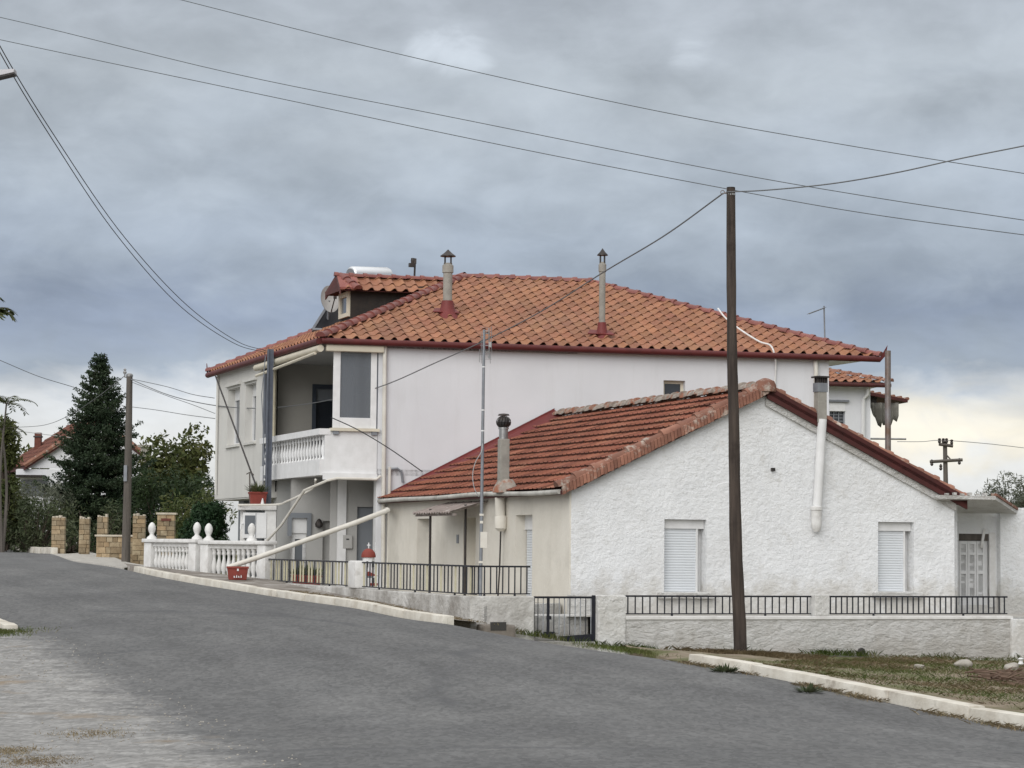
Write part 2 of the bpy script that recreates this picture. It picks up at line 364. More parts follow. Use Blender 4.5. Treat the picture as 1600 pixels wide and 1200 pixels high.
# ------------------------------------------------------------------ plan lines shared by the buildings
_a = R(20)
SG = Wall((1.085, 42.0), (math.cos(_a), math.sin(_a)))          # gable wall of the low house
SS = Wall((1.085, 42.0), (-math.sin(_a), math.cos(_a)))         # its cream side wall
BW = Wall(SS.P(11.4, 0), (.967, .255))                          # long wall of the tall house
BS = Wall(BW.P(-1.5, 0), (-.361, 1.0))                          # its street front
YW = SG.shift(1.8)                                              # yard wall before the gable
_fn = YW.P(YW.s(736), 0)
FN = Wall(_fn, (-.361, 1.0))                                    # street-side fence

# ------------------------------------------------------------------ ground height (thin plate through known points)
_cp = [(1600, 1140, 23.5), (1330, 1086, 27), (1065, 1034, 31.5), (700, 974, 38.3), (440, 932, 47), (195, 889, 58), (80, 865, 80), (0, 856, 95), (0, 978, 38), (62, 993, 34.5),
       (250, 1094, 25), (437, 1200, 17), (800, 1200, 17.2), (1300, 1200, 17.6), (570, 952, 42), (320, 912, 51.6), (1200, 1059, 29), (190, 878, 72),
       (100, 866, 82)]
_vm = []
for (kx, ky, kY, wx, wy) in ((1600, 1138, 23.5, 1640, 1034), (1450, 1112, 25.2, 1500, 1031), (1330, 1086, 27, 1380, 1028), (1200, 1057, 29, 1240, 1024), (1065, 1032, 31.5, 1090, 1020)):
    _a0, _b0 = at(kx, ky, kY), YW.P(*YW.hit(wx, wy))
    for c in (.3, .65): _vm.append(tuple(_a0*(1-c)+_b0*c))
_pts = [tuple(at(*c)) for c in _cp]+[tuple(YW.P(*YW.hit(*c))) for c in ((760, 985), (838, 997), (936, 1012), (990, 1018), (1120, 1021), (1250, 1024), (1420, 1029), (1590, 1032))]+_vm+[(0, 0, 0), (14, 2, 0), (-14, 4, 0), (20, 24, -.2), (-25, 30, .5), (-30, 70, 1.2), (-35, 130, 1.9), (30, 60, .2), (5, 130, 1.6), (45, 130, .8), (-60, 60, 1.2), (50, 20, -.2)]
_A = np.array(_pts); _n = len(_A)
def _phi(r2): return .5*r2*np.log(r2+1e-9)
_D = ((_A[:, None, :2]-_A[None, :, :2])**2).sum(2)
_K = np.zeros((_n+3, _n+3)); _K[:_n, :_n] = _phi(_D)+np.eye(_n)*.8; _K[:_n, _n] = 1; _K[:_n, _n+1:] = _A[:, :2]; _K[_n, :_n] = 1; _K[_n+1:, :_n] = _A[:, :2].T
_w = np.linalg.solve(_K, np.concatenate([_A[:, 2], np.zeros(3)]))
def ground(x, y):
    x = np.asarray(x, float); y = np.asarray(y, float); xc = np.clip(x, -60, 50); yc = np.clip(y, -5, 130)
    r2 = (xc[..., None]-_A[:, 0])**2+(yc[..., None]-_A[:, 1])**2
    z = _phi(r2) @ _w[:_n]+_w[_n]+_w[_n+1]*xc+_w[_n+2]*yc
    return np.clip(z, -.6, 2.2)
def gz(x, y): return float(ground(x, y))
def gp(px, Y, dz=0.0):                                           # the ground point under a column of the picture at a depth
    p = at(px, 850, Y); return np.array((p[0], p[1], gz(p[0], p[1])+dz))
def lerp_poly(P, n):
    P = np.array(P, float); d = np.concatenate([[0], np.cumsum(np.hypot(*(P[1:, :2]-P[:-1, :2]).T))]); t = np.linspace(0, d[-1], n)
    return np.stack([np.interp(t, d, P[:, k]) for k in range(P.shape[1])], 1)
def smooth_poly(P, n):                                           # Catmull-Rom, even parameter
    P = [np.array(p, float) for p in P]; P = [2*P[0]-P[1]]+P+[2*P[-1]-P[-2]]; o = []; m = len(P)-3
    for t in np.linspace(0, m-1e-6, n):
        i = int(t); u = t-i; a, b, c, d = P[i:i+4]
        o.append(.5*((2*b)+(c-a)*u+(2*a-5*b+4*c-d)*u*u+(3*b-a-3*c+d)*u**3))
    return np.array(o)

_E = smooth_poly([(11.5, 2), (8.2, 14), (5.2, 23.5), (2.32, 31.5), (-1.07, 38.3), (-5.1, 47.5), (-9.75, 58), (-16, 80), (-21.1, 95), (-32, 130), (-45, 175)], 260)   # far edge of the road
_N = smooth_poly([(1.6, 2), (.4, 9), (-1.75, 17), (-3.9, 25), (-7.0, 34.2), (-10.5, 43), (-14.5, 53), (-18.5, 66), (-24, 84), (-29.5, 100), (-41, 136), (-54, 180)], 260)  # near edge
def sheet(name, rows, cols, fn, m, attr=None):
    vs = []; at_ = []
    for i in range(rows):
        for j in range(cols):
            p, a = fn(i, j); vs.append(p); at_.append(a)
    fs = [(i*cols+j, i*cols+j+1, (i+1)*cols+j+1, (i+1)*cols+j) for i in range(rows-1) for j in range(cols-1)]
    mb = MB(); mb.add(vs, fs); o = mb.build(name, m, smooth=True, angle=180, local=True); o['kind'] = 'structure'
    me = o.data; q = me.attributes.new('shoulder', 'FLOAT', 'POINT'); q.data.foreach_set('value', np.array(at_, np.float32))
    return o
# road surface and gravel shoulder share one node set: gravel spreads over the asphalt edge by distance and noise
def road_material():
    m = MATS['asphalt']; t = m.node_tree; L = t.links.new; p = t.nodes['Principled BSDF']
    def nd(k, **kw):
        n = t.nodes.new(k)
        for a, v in kw.items(): setattr(n, a, v)
        return n
    co = nd('ShaderNodeTexCoord')
    def noi(sc, det=6, ro=.6, st=(1, 1, 1)):
        mpn = nd('ShaderNodeMapping'); mpn.inputs['Scale'].default_value = st; L(co.outputs['Object'], mpn.inputs[0])
        q = nd('ShaderNodeTexNoise'); q.inputs['Scale'].default_value = sc; q.inputs['Detail'].default_value = det; q.inputs['Roughness'].default_value = ro; L(mpn.outputs[0], q.inputs['Vector']); return q.outputs['Fac']
    def mr(v, a, b, c=0, d=1):
        q = nd('ShaderNodeMapRange'); L(v, q.inputs[0])
        for i, x in enumerate((a, b, c, d)): q.inputs[i+1].default_value = x
        return q.outputs[0]
    def mix(f, a, b, bt='MIX'):
        q = nd('ShaderNodeMix', data_type='RGBA', blend_type=bt)
        for i, v in ((0, f), (6, a), (7, b)):
            if isinstance(v, float): q.inputs[i].default_value = v
            elif isinstance(v, tuple): q.inputs[i].default_value = v+(1,)
            else: L(v, q.inputs[i])
        return q.outputs[2]
    asp = p.inputs['Base Color'].links[0].from_socket
    vo = nd('ShaderNodeTexVoronoi', feature='F1'); vo.inputs['Scale'].default_value = 24; mv = nd('ShaderNodeMapping'); mv.inputs['Scale'].default_value = (1, .32, 1); mv.inputs['Rotation'].default_value = (0, 0, -.38); L(co.outputs['Object'], mv.inputs[0]); L(mv.outputs[0], vo.inputs['Vector']); sv_ = nd('ShaderNodeSeparateColor'); L(vo.outputs['Color'], sv_.inputs[0])
    vo2 = nd('ShaderNodeTexVoronoi', feature='F1'); vo2.inputs['Scale'].default_value = 6; L(co.outputs['Object'], vo2.inputs['Vector']); sv2 = nd('ShaderNodeSeparateColor'); L(vo2.outputs['Color'], sv2.inputs[0])
    agg = nd('ShaderNodeMath', operation='MULTIPLY'); L(mr(sv_.outputs[0], 0, 1, .80, 1.20), agg.inputs[0]); L(mr(sv2.outputs[1], 0, 1, .96, 1.04), agg.inputs[1])
    speck = agg.outputs[0]; cb = nd('ShaderNodeCombineXYZ'); [L(speck, cb.inputs[i]) for i in range(3)]
    asp = mix(1.0, asp, cb.outputs[0], 'MULTIPLY')
    # wheel tracks and old seams running along the road
    at2 = nd('ShaderNodeAttribute', attribute_name='shoulder'); sx = nd('ShaderNodeSeparateXYZ'); L(co.outputs['Object'], sx.inputs[0]); cv = nd('ShaderNodeCombineXYZ')
    q1 = nd('ShaderNodeMath', operation='MULTIPLY'); L(at2.outputs['Fac'], q1.inputs[0]); q1.inputs[1].default_value = 1.15; q2 = nd('ShaderNodeMath', operation='MULTIPLY'); L(sx.outputs[1], q2.inputs[0]); q2.inputs[1].default_value = .07
    L(q1.outputs[0], cv.inputs[0]); L(q2.outputs[0], cv.inputs[1]); nw = nd('ShaderNodeTexNoise'); nw.inputs['Scale'].default_value = 1.0; nw.inputs['Detail'].default_value = 5; nw.inputs['Roughness'].default_value = .65; L(cv.outputs[0], nw.inputs['Vector'])
    tv = mr(nw.outputs['Fac'], .32, .68, .84, 1.15); ct = nd('ShaderNodeCombineXYZ'); [L(tv, ct.inputs[i]) for i in range(3)]; asp = mix(1.0, asp, ct.outputs[0], 'MULTIPLY')
    # fine cracks
    v = nd('ShaderNodeTexVoronoi', feature='DISTANCE_TO_EDGE'); v.inputs['Scale'].default_value = .16
    nz = nd('ShaderNodeTexNoise'); nz.inputs['Scale'].default_value = .8; nz.inputs['Detail'].default_value = 6
    L(co.outputs['Object'], nz.inputs['Vector']); ad = nd('ShaderNodeMix', data_type='VECTOR'); ad.inputs[0].default_value = .45; L(co.outputs['Object'], ad.inputs[4]); L(nz.outputs['Color'], ad.inputs[5]); L(ad.outputs[1], v.inputs['Vector'])
    cr = nd('ShaderNodeMath', operation='MULTIPLY'); L(mr(v.outputs['Distance'], .0, .016, 1, 0), cr.inputs[0]); L(mr(noi(.25, 3), .46, .60, 0, .75), cr.inputs[1])
    asp = mix(cr.outputs[0], asp, (.075, .076, .08))
    gr = mix(mr(noi(3.2, 8, .7), .35, .65), (.295, .29, .28), (.20, .196, .187))
    gq = nd('ShaderNodeMath', operation='MULTIPLY'); L(agg.outputs[0], gq.inputs[0]); L(mr(noi(2.2, 8, .8), .3, .7, .74, 1.22), gq.inputs[1]); gs = gq.outputs[0]; cg = nd('ShaderNodeCombineXYZ'); [L(gs, cg.inputs[i]) for i in range(3)]
    gr = mix(1.0, gr, cg.outputs[0], 'MULTIPLY')
    gr = mix(mr(noi(.62, 6, .62, (1, .8, 1)), .60, .70, 0, .85), gr, (.23, .175, .115))
    a = nd('ShaderNodeAttribute', attribute_name='shoulder')
    sm = nd('ShaderNodeMath', operation='ADD'); L(a.outputs['Fac'], sm.inputs[0]); L(mr(noi(.9, 7, .7), 0, 1, -1.1, 1.1), sm.inputs[1])
    s2 = nd('ShaderNodeMath', operation='ADD'); L(sm.outputs[0], s2.inputs[0]); L(mr(noi(14, 5, .7), 0, 1, -.55, .55), s2.inputs[1])
    f = mr(s2.outputs[0], -.15, .50)
    L(mix(f, asp, gr), p.inputs['Base Color'])
    return m
road_material()
NC = 26
def _road(i, j):
    c = j/(NC-1); q = _E[i]*(1-c)+_N[i]*c; d = np.hypot(*(_E[i]-_N[i])); return (q[0], q[1], gz(*q)), -(1-c)*d
sheet('road', 260, NC, _road, MATS['asphalt'])
def _grav(i, j):
    c = 1+j*.14; q = _E[i]*(1-c)+_N[i]*c; d = np.hypot(*(_E[i]-_N[i])); b = .012*math.sin(q[0]*3.1+q[1]*1.7)
    return (q[0], q[1], gz(*q)+(b if j else 0)), (c-1)*d
sheet('gravel_shoulder', 260, 30, _grav, MATS['asphalt'])
# wide terrain under everything, to the horizon
_gx = np.concatenate([[-6000, -2500, -900, -300, -120], np.linspace(-64, 54, 90), [110, 300, 900, 2500, 6000]]); _gy = np.concatenate([[-900, -200, -40], np.linspace(-6, 134, 100), [190, 300, 700, 2000, 6000]])
def _terr(i, j): return (_gx[j], _gy[i], gz(_gx[j], _gy[i])-.16), 0
sheet('ground', len(_gy), len(_gx), _terr, MATS['field'])
# verge between the right kerb and the yard wall; pavement strip along the left kerb
def strip(name, A, B, m, dz, bump=.0, nr=70, nc=22, ramp=0):
    A = lerp_poly(A, nr); B = lerp_poly(B, nr)
    def fn(i, j):
        c = max(0, j-1)/(nc-2); q = A[i]*(1-c)+B[i]*c
        if j == 0: return (q[0], q[1], gz(*q)-.25), 0
        b = bump*(math.sin(q[0]*2.3+q[1])*.5+math.sin(q[0]*5.1-q[1]*3.7)*.35+math.sin(q[1]*2.9)*.4)*min(1, 4*c*(1-c)+.1)
        f = min(1, max(0, (i/nr-ramp)/.05)) if ramp else 1
        if ramp: f = max(f, min(1, c*3.5)); dz_ = dz*(1.5-1.5*c)
        else: dz_ = dz
        return (q[0], q[1], gz(*q)+(dz_+b)*f-.03*(1-f)), 0
    return sheet(name, nr, nc, fn, m)
_w0, _w1, _w2 = YW.P(YW.s(985), 0, .0)[:2], YW.P(YW.s(1300), 0, .0)[:2], YW.P(YW.s(1600)+14, 0, .0)[:2]
_kr = [tuple(p+np.array((.10, .04))) for p in _E if 12 < p[1] < 31.5][::-1]
_kf = [tuple(p) for p in _E if 12 < p[1] < 31.5][::-1]
strip('verge', [tuple(at(985, 850, 37.2)[:2]), tuple(at(1030, 850, 34.6)[:2])]+_kr, [tuple(at(960, 850, 38.3)[:2]), tuple(_w0), tuple(_w1), tuple(_w2)], MATS['soil'], .05, .03, nr=140, ramp=.185)
_kl = [tuple(p) for p in _E if 38.2 < p[1] < 58]
strip('pavement', [(p[0]+.1, p[1]+.04) for p in _kl], [tuple(FN.P(t, 0, -.1)[:2]) for t in (-.2, 6, 14.2)]+[tuple(at(230, 850, 57.4)[:2]), tuple(at(195, 850, 60)[:2])], MATS['pavement_dirt'], .10, .02)
strip('driveway', [tuple(at(195, 850, 58.5)[:2]), tuple(at(80, 850, 79)[:2])], [tuple(at(232, 850, 64)[:2]), tuple(at(140, 850, 90)[:2])], MATS['concrete'], .012, 0)
strip('yard', [tuple(FN.P(-.0, 0, -.3)[:2]), tuple(FN.P(14, 0, -.3)[:2])], [tuple(SS.P(.3, 0, .05)[:2]), tuple(SS.P(17, 0, -1)[:2])], MATS['concrete'], .0, 0)
bpy.data.objects['yard'].location.z = 0
for v in bpy.data.objects['yard'].data.vertices: v.co.z = .62
strip('front_yard', [tuple(YW.P(-.6, 0, -.3)[:2]), tuple(YW.P(12, 0, -.3)[:2])], [tuple(SG.P(-.6, 0, -.1)[:2]), tuple(SG.P(12, 0, -.1)[:2])], MATS['concrete'], .0, 0)
for v in bpy.data.objects['front_yard'].data.vertices: v.co.z = .45

def kerb(name, P, h=.13, wd=.22, stone=1.8, jit=.009, outward=1):
    P = np.array(P, float); d = np.concatenate([[0], np.cumsum(np.hypot(*(P[1:]-P[:-1]).T))]); L_ = d[-1]; n = int(L_/stone); mb = MB()
    for k in range(n):
        a, b = k*stone, (k+1)*stone-(.018 if rnd.random() < .6 else .004)
        q = [np.array([np.interp(t, d, P[:, i]) for i in (0, 1)]) for t in (a, b)]; dr = (q[1]-q[0])/np.linalg.norm(q[1]-q[0]); nr = np.array((dr[1], -dr[0]))*outward
        hh = [h+rnd.uniform(-jit, jit) for _ in (0, 1)]; w0 = wd+rnd.uniform(-.01, .01); of = rnd.uniform(-jit, jit)
        g = [gz(*q[0]), gz(*q[1])]; B = []; T = []
        for s_, (o0) in ((0, 0), (1, 0), (1, 1), (0, 1)):
            e = q[s_]+nr*(of+(w0 if o0 else 0)); B.append((e[0], e[1], g[s_]-.12)); e2 = e+nr*(.02 if not o0 else 0); T.append((e2[0], e2[1], g[s_]+hh[s_]))
        mb.hexa(B, T)
    o = mb.build(name, MATS['kerb_paint'], bevel=.018, smooth=True, angle=50); o['kind'] = 'structure'; return o
kerb('kerb', _kf, outward=-1)
kerb('kerb', [p for p in _E if 38.2 < p[1] < 58], outward=1)
kerb('kerb', [p for p in _E if 79 < p[1] < 130], h=.22, outward=1)
kerb('kerb', [tuple(at(33, 850, 36.2)[:2]), tuple(at(22, 850, 37.2)[:2]), tuple(at(0, 850, 38.8)[:2]), tuple(at(-60, 850, 43)[:2])], h=.10, wd=.25, stone=.6, outward=-1)
# ------------------------------------------------------------------ tiled roofs as real relief
def tile_plane(name, O, U, V, poly, tw, rh, amp, step, m, parent, style='wave', tvar=.12, jit=0.0, seed=1, clip=()):
    """O eave corner, U along the eave, V up the slope (unit), poly convex in (u,v), counter-clockwise"""
    rg = random.Random(seed); O = np.array(O, float); U = np.array(U, float); V = np.array(V, float); NN = np.cross(U, V); NN /= np.linalg.norm(NN)
    if NN[2] < 0: NN = -NN
    us = [p[0] for p in poly]; vs_ = [p[1] for p in poly]; u0, u1, v0, v1 = min(us)-tw, max(us)+tw, min(vs_), max(vs_)
    if style == 'wave': prof = [(0, .14), (.10, .05), (.26, .0), (.42, .10), (.54, .48), (.64, .86), (.75, 1.0), (.86, .86), (.94, .45)]
    else: prof = [(0, .55), (.06, 1.0), (.14, 1.0), (.20, .25), (.45, .10), (.55, .35), (.62, .35), (.70, .08), (.92, .2)]
    mb = MB(); nr = int(math.ceil((v1-v0)/rh))+1; nu = int((u1-u0)/tw)+1
    for k in range(nr):
        va = v0+k*rh; vb = va+rh+.03
        row_j = rg.uniform(-1, 1)*jit*.5
        for i in range(nu):
            ub = u0+i*tw; t = 1+rg.uniform(-tvar, tvar)*1.2; tint = (t, t*rg.uniform(.96, 1.03), t*rg.uniform(.93, 1.05)); jz = rg.uniform(0, jit)+row_j; jv = rg.uniform(-jit, jit)
            top = []; bot = []; frt = []
            for (q, hh) in prof+[(1.0, prof[0][1])]:
                u = ub+q*tw; h = amp*hh
                lift = step*((.35+.75*hh) if style == 'wave' else 1); p = O+U*u+V*(va+jv)+NN*(h+lift+jz); bot.append(p); top.append(O+U*u+V*vb+NN*(h*.95)); frt.append(p-NN*.016+V*.004 if style == 'wave' else O+U*u+V*(va+jv)+NN*(h*.4-.02))
            n = len(bot); mb.add(bot+top, [(a, a+1, n+a+1, n+a) for a in range(n-1)], tint)
            d = tuple(x*(.8 if style == 'wave' else .35) for x in tint); mb.add(frt+bot, [(a, a+1, n+a+1, n+a) for a in range(n-1)], d)  # front faces tinted darker: shade between rows put into the colour
    o = mb.build(name, m, parent, smooth=True, angle=35)
    bm = bmesh.new(); bm.from_mesh(o.data); base = ROOTLOC[o.name]
    cx = sum(us)/len(us); cy = sum(vs_)/len(vs_)
    for a in range(len(poly)):
        p, q = poly[a], poly[(a+1) % len(poly)]
        P0 = O+U*p[0]+V*p[1]-base; E_ = (U*(q[0]-p[0])+V*(q[1]-p[1])); nn = np.cross(E_, NN)
        if nn @ ((O+U*cx+V*cy-base)-P0) > 0: nn = -nn
        bmesh.ops.bisect_plane(bm, geom=bm.verts[:]+bm.edges[:]+bm.faces[:], plane_co=Vector(P0.tolist()), plane_no=Vector(nn.tolist()), clear_outer=True)
    for (pc, pn) in clip:
        bmesh.ops.bisect_plane(bm, geom=bm.verts[:]+bm.edges[:]+bm.faces[:], plane_co=Vector((np.array(pc)-base).tolist()), plane_no=Vector(tuple(float(x) for x in pn)), clear_outer=True)
    bm.to_mesh(o.data); bm.free(); return o
def slab(mb, P, th):                                               # polygon with thickness downwards
    return mb.prism(P, (0, 0, -th))
def caps(mb, p0, p1, r, ln, flare=.85, up=(0, 0, 1), seed=3, tv=.15, jit=.0, arc=1.0):
    """overlapping half-round ridge tiles from p0 (low) to p1"""
    rg = random.Random(seed); p0 = np.array(p0, float); p1 = np.array(p1, float); L_ = np.linalg.norm(p1-p0); d = (p1-p0)/L_; n = max(1, int(round(L_/ln))); ln = L_/n
    a = np.cross(d, np.array(up, float)); a /= np.linalg.norm(a); b = np.cross(a, d)
    for k in range(n):
        t = 1+rg.uniform(-tv, tv); tint = (t, t, t); j = a*rg.uniform(-jit, jit)+b*rg.uniform(-jit, jit)*.6; vs = []
        for (q, rr, dz) in ((k*ln-.05, r, .018), (k*ln+ln*.12, r, .012), (k*ln+ln*.16, r*.93, .004), ((k+1)*ln, r*flare, 0.0)):
            for m_ in range(9):
                g = math.pi*(.5+(m_/8-.5)*arc); vs.append(p0+d*q+j+a*math.cos(g)*rr+b*(math.sin(g)*rr*.85+dz-.02))
        mb.add(vs, [(i*9+c, i*9+c+1, (i+1)*9+c+1, (i+1)*9+c) for i in range(3) for c in range(8)]+[tuple(range(9))], tint)
    return mb
def shutter_slats(mb, W, s0, s1, z0, z1, o, n):
    dz = (z1-z0)/n
    for k in range(n):
        a = z0+k*dz; pr = [(a, o-.006), (a+dz*.12, o+.004), (a+dz*.5, o+.008), (a+dz*.85, o+.004), (a+dz, o-.006)]
        for i in range(4): mb.quad(W.P(s0, pr[i][0], pr[i][1]), W.P(s1, pr[i][0], pr[i][1]), W.P(s1, pr[i+1][0], pr[i+1][1]), W.P(s0, pr[i+1][0], pr[i+1][1]))
    return mb
def unit(v): v = np.array(v, float); return v/np.linalg.norm(v)

# ================================================================== TALL HOUSE
BH = thing('two_storey_house', 'big white two storey house with a hipped orange tiled roof and a corner balcony', 'house', BW.P(4, .6, -4))
e1 = np.array((BW.d[0], BW.d[1], 0)); e2 = np.array((BS.d[0], BS.d[1], 0)); UPV = np.array((0, 0, 1.0))
ZE = 6.34; T_END = 11.35; S_END = 10.82
# long wall
wo = (6.62, 7.16, 4.92, 5.63)
MB().panel(BW, -.26, S_END, -.1, 6.30, [wo], th=.28).build('wall', MATS['smooth_render'], BH)
ER = Wall(BW.P(S_END, 0), e2[:2]);                                  # far gable end, seen edge on
if ER.n @ e1[:2] < 0: ER.n = -ER.n
MB().panel(ER, .02, T_END-.1, -.1, 6.30, th=.25).build('wall', MATS['smooth_render'], BH)
# small window in the long wall
wf = MB(); a, b, c, d = wo
for q in ((a, a+.07, c, d), (b-.07, b, c, d), (a+.07, b-.07, d-.07, d)): wf.wbox(BW, q[0], q[1], q[2], q[3], -.20, -.14)
wfo = wf.build('window', MATS['cream_metal'], BH)
MB().wbox(BW, a+.07, b-.07, c, d-.07, -.185, -.165).build('pane', MATS['glass_dark'], wfo)
# street block with its windows
tB0 = BS.s(410); tB1 = BS.s(335.5)
w_a = (BS.s(370.5), BS.s(352), BS.hit(352, 697)[1], BS.hit(352, 630)[1]); w_b = (BS.s(396), BS.s(379.5), BS.hit(395, 690)[1], BS.hit(395, 619)[1])
zsill = 4.28; ztop = 5.78
opn = [(min(q[0], q[1]), max(q[0], q[1]), zsill, ztop) for q in (w_b, w_a)]
MB().panel(BS, tB0, tB1, 2.87, 6.28, opn, th=.3).build('wall', MATS['street_render'], BH)
EL = Wall(BS.P(tB1-.02, 0), e1[:2]); EL2 = Wall(BS.P(tB0+.02, 0), e1[:2])
MB().panel(EL, .0, 9, 2.87, 6.28, th=.25).build('wall', MATS['street_render'], BH)
for (a, b, c, d) in opn:
    m_ = MB()
    for q in ((a, a+.06, c, d), (b-.06, b, c, d), (a+.06, b-.06, d-.30, d-.0), (a+.06, b-.06, c, c+.06), ((a+b)/2-.03, (a+b)/2+.03, c+.06, d-.3)): m_.wbox(BS, q[0], q[1], q[2], q[3], -.26, -.19)
    fr = m_.build('window', MATS['white_paint'], BH)
    MB().wbox(BS, a+.06, b-.06, c+.06, d-.3, -.25, -.235).build('pane', MATS['glass_grey'], fr)
    MB().wbox(BS, a-.08, b+.08, c-.07, c-.01, -.2, .06).build('sill', MATS['street_render'], BH)
    MB().wbox(BS, a-.10, b+.10, d+.06, d+.14, -.1, .07).build('hood', MATS['street_render'], BH)
# floor slabs: under the block and under the balcony
def gridslab(name, t0, t1, s0, s1, z0, z1, m):
    p = lambda t, s: BS.P(t, z1)+e1*s
    return MB().prism([p(t0, s0), p(t1, s0), p(t1, s1), p(t0, s1)], (0, 0, z0-z1)).build(name, m, BH)
gridslab('floor_slab', tB0+.01, tB1-.01, .02, 8, 2.83, 2.98, MATS['street_render'])
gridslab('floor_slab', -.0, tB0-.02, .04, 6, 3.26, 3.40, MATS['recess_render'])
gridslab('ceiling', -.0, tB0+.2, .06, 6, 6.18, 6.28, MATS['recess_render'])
# recess walls behind the balcony
RF = Wall(BS.P(tB0-.02, 0), e1[:2])
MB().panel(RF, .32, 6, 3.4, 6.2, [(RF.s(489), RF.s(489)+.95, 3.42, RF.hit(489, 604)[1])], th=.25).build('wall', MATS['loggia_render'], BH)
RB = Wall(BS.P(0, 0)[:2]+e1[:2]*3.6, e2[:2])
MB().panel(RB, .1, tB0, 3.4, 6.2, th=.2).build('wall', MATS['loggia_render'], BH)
da = RF.s(489); dt = RF.hit(489, 604)[1]
dm = MB(); [dm.wbox(RF, *q, -.18, .02) for q in ((da-.08, da+.02, 3.42, dt+.06), (da+.93, da+1.03, 3.42, dt+.06), (da+.02, da+.93, dt-.05, dt+.06))]
dr = dm.build('balcony_door', MATS['door_blue'], BH)
MB().wbox(RF, da+.02, da+.93, dt-.35, dt-.05, -.12, -.06).build('transom', MATS['window_grey'], dr)
MB().wbox(RF, da+.02, da+.93, 3.42, dt-.35, -.14, -.10).build('door_leaf', MATS['glass_dark'], dr)
# balcony parapets
zb0, zb1 = 3.24, 4.30
pb = MB(); pb.wbox(BS, -.02, tB0-.02, zb0, 3.60, -.16, .10); bal = pb.build('balcony', MATS['white_paint'], BH)
MB().wbox(BS, -.04, tB0, 4.16, zb1, -.16, .12).build('handrail', MATS['white_paint'], bal)
MB().wbox(BW, -1.48, -.27, zb0-.02, zb1-.02, -.14, .02).build('parapet', MATS['white_paint'], bal)
MB().wbox(BW, -1.52, -.27, zb0-.10, zb0+.05, .02, .09).build('parapet_trim', MATS['white_paint'], bal)
BALU = [(.062, 0), (.062, .05), (.035, .08), (.045, .12), (.070, .20), (.066, .27), (.036, .40), (.034, .46), (.055, .485), (.055, .515), (.045, .54), (.060, .57), (.060, .60)]
def baluster(P, h, r, parent, m, n=10, sub=False):
    k = h/.60; q = MB(); q.lathe(P, [(a*r/.07, b*k) for a, b in BALU], n); return q.build('baluster', m, parent, smooth=True, angle=50)
nb = 21
for i in range(nb):
    t = .16+(tB0-.3)*i/(nb-1); baluster(BS.P(t, 3.58, -.03), .60, .052, bal, MATS['white_paint'], 9)
# glazed screen on the corner
sA, sB = BW.s(517), BW.s(592)
sc = MB(); zt = 6.12; zb = zb1+.02
for q in ((sA, sA+.16, zb, zt), (sB-.24, sB-.10, zb, zt), (sA+.16, sB-.24, zb, zb+.24), (sA+.16, sB-.24, zt-.05, zt)): sc.wbox(BW, *q, -.06, .01)
sco = sc.build('balcony_screen', MATS['white_paint'], BH, bevel=.008)
MB().wbox(BW, sA+.16, sB-.24, zb+.24, zt-.05, -.035, -.02).build('pane', MATS['glass_clear'], sco)
cu = MB()
for k in range(9): cu.tube([BW.P(sA+.22+k*.035, zb+.1, -.30+.03*(k % 2)), BW.P(sA+.24+k*.035, zt-.1, -.30+.03*((k+1) % 2))], .028, 6)
cu.build('curtain', MATS['window_grey'], BH, smooth=True)
MB().wbox(BW, sA-.06, sB-.04, zb-.07, zb-.005, -.1, .10).build('sill', MATS['cream_metal'], sco)
for q in (sA+.0, sB-.22): MB().wbox(BW, q, q+.13, zb-.15, zb-.075, .02, .08).build('bracket', MATS['grey_metal'], sco)
MB().wbox(BW, sB-.09, sB+.02, zb, zt, -.12, -.02).build('post', MATS['blue_grey_metal'], BH)
# awning cassette
MB().wbox(BW, -1.50, -.16, 6.06, 6.25, -.05, .16).build('awning_cassette', MATS['cream_metal'], BH, bevel=.03, smooth=True)
aw = MB(); aw.tube([BS.P(-.1, 6.12, .14), BS.P(tB0+.4, 6.10, .14)], .085, 10); awo = aw.build('awning_cassette', MATS['cream_metal'], BH, smooth=True)
MB().tube([BS.P(.12, 6.02, .2), BS.P(tB0-.1, 5.86, .26)], .035, 6).build('awning_arm', MATS['cream_metal'], awo)
cu = MB()
for k in range(7):
    s_ = tB0-.55+k*.09; cu.tube([BS.P(s_, 4.32, -.1), BS.P(s_+.02, 5.2, -.1+.02*(k % 2)), BS.P(s_, 6.08, -.1)], .055, 7)
cu.build('curtain', MATS['curtain'], BH, smooth=True)
MB().wbox(BS, tB0-.12, tB0+.06, 3.3, 6.1, -.2, .03).build('pilaster', MATS['blue_grey_metal'], BH)
# ground floor recess
GA = Wall(BS.P(1.25, 0), e1[:2]); GB = Wall(BS.P(2.7, 0), e1[:2])
ga0 = GA.s(525); zf = .70
dA = (GA.s(557.5), GA.s(583), zf, GA.hit(570, 792)[1])
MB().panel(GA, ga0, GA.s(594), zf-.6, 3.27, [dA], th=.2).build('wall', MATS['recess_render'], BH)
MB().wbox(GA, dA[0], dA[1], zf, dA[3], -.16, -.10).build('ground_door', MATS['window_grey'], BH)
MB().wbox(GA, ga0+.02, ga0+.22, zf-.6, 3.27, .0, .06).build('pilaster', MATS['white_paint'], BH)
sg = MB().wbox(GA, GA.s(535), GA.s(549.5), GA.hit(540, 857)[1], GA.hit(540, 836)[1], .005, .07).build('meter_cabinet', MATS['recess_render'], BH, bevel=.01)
MB().wbox(GA, GA.s(540), GA.s(544.5), GA.hit(540, 843.5)[1], GA.hit(540, 841.5)[1], .07, .075).build('label_plate', MATS['sign_ink'], sg)
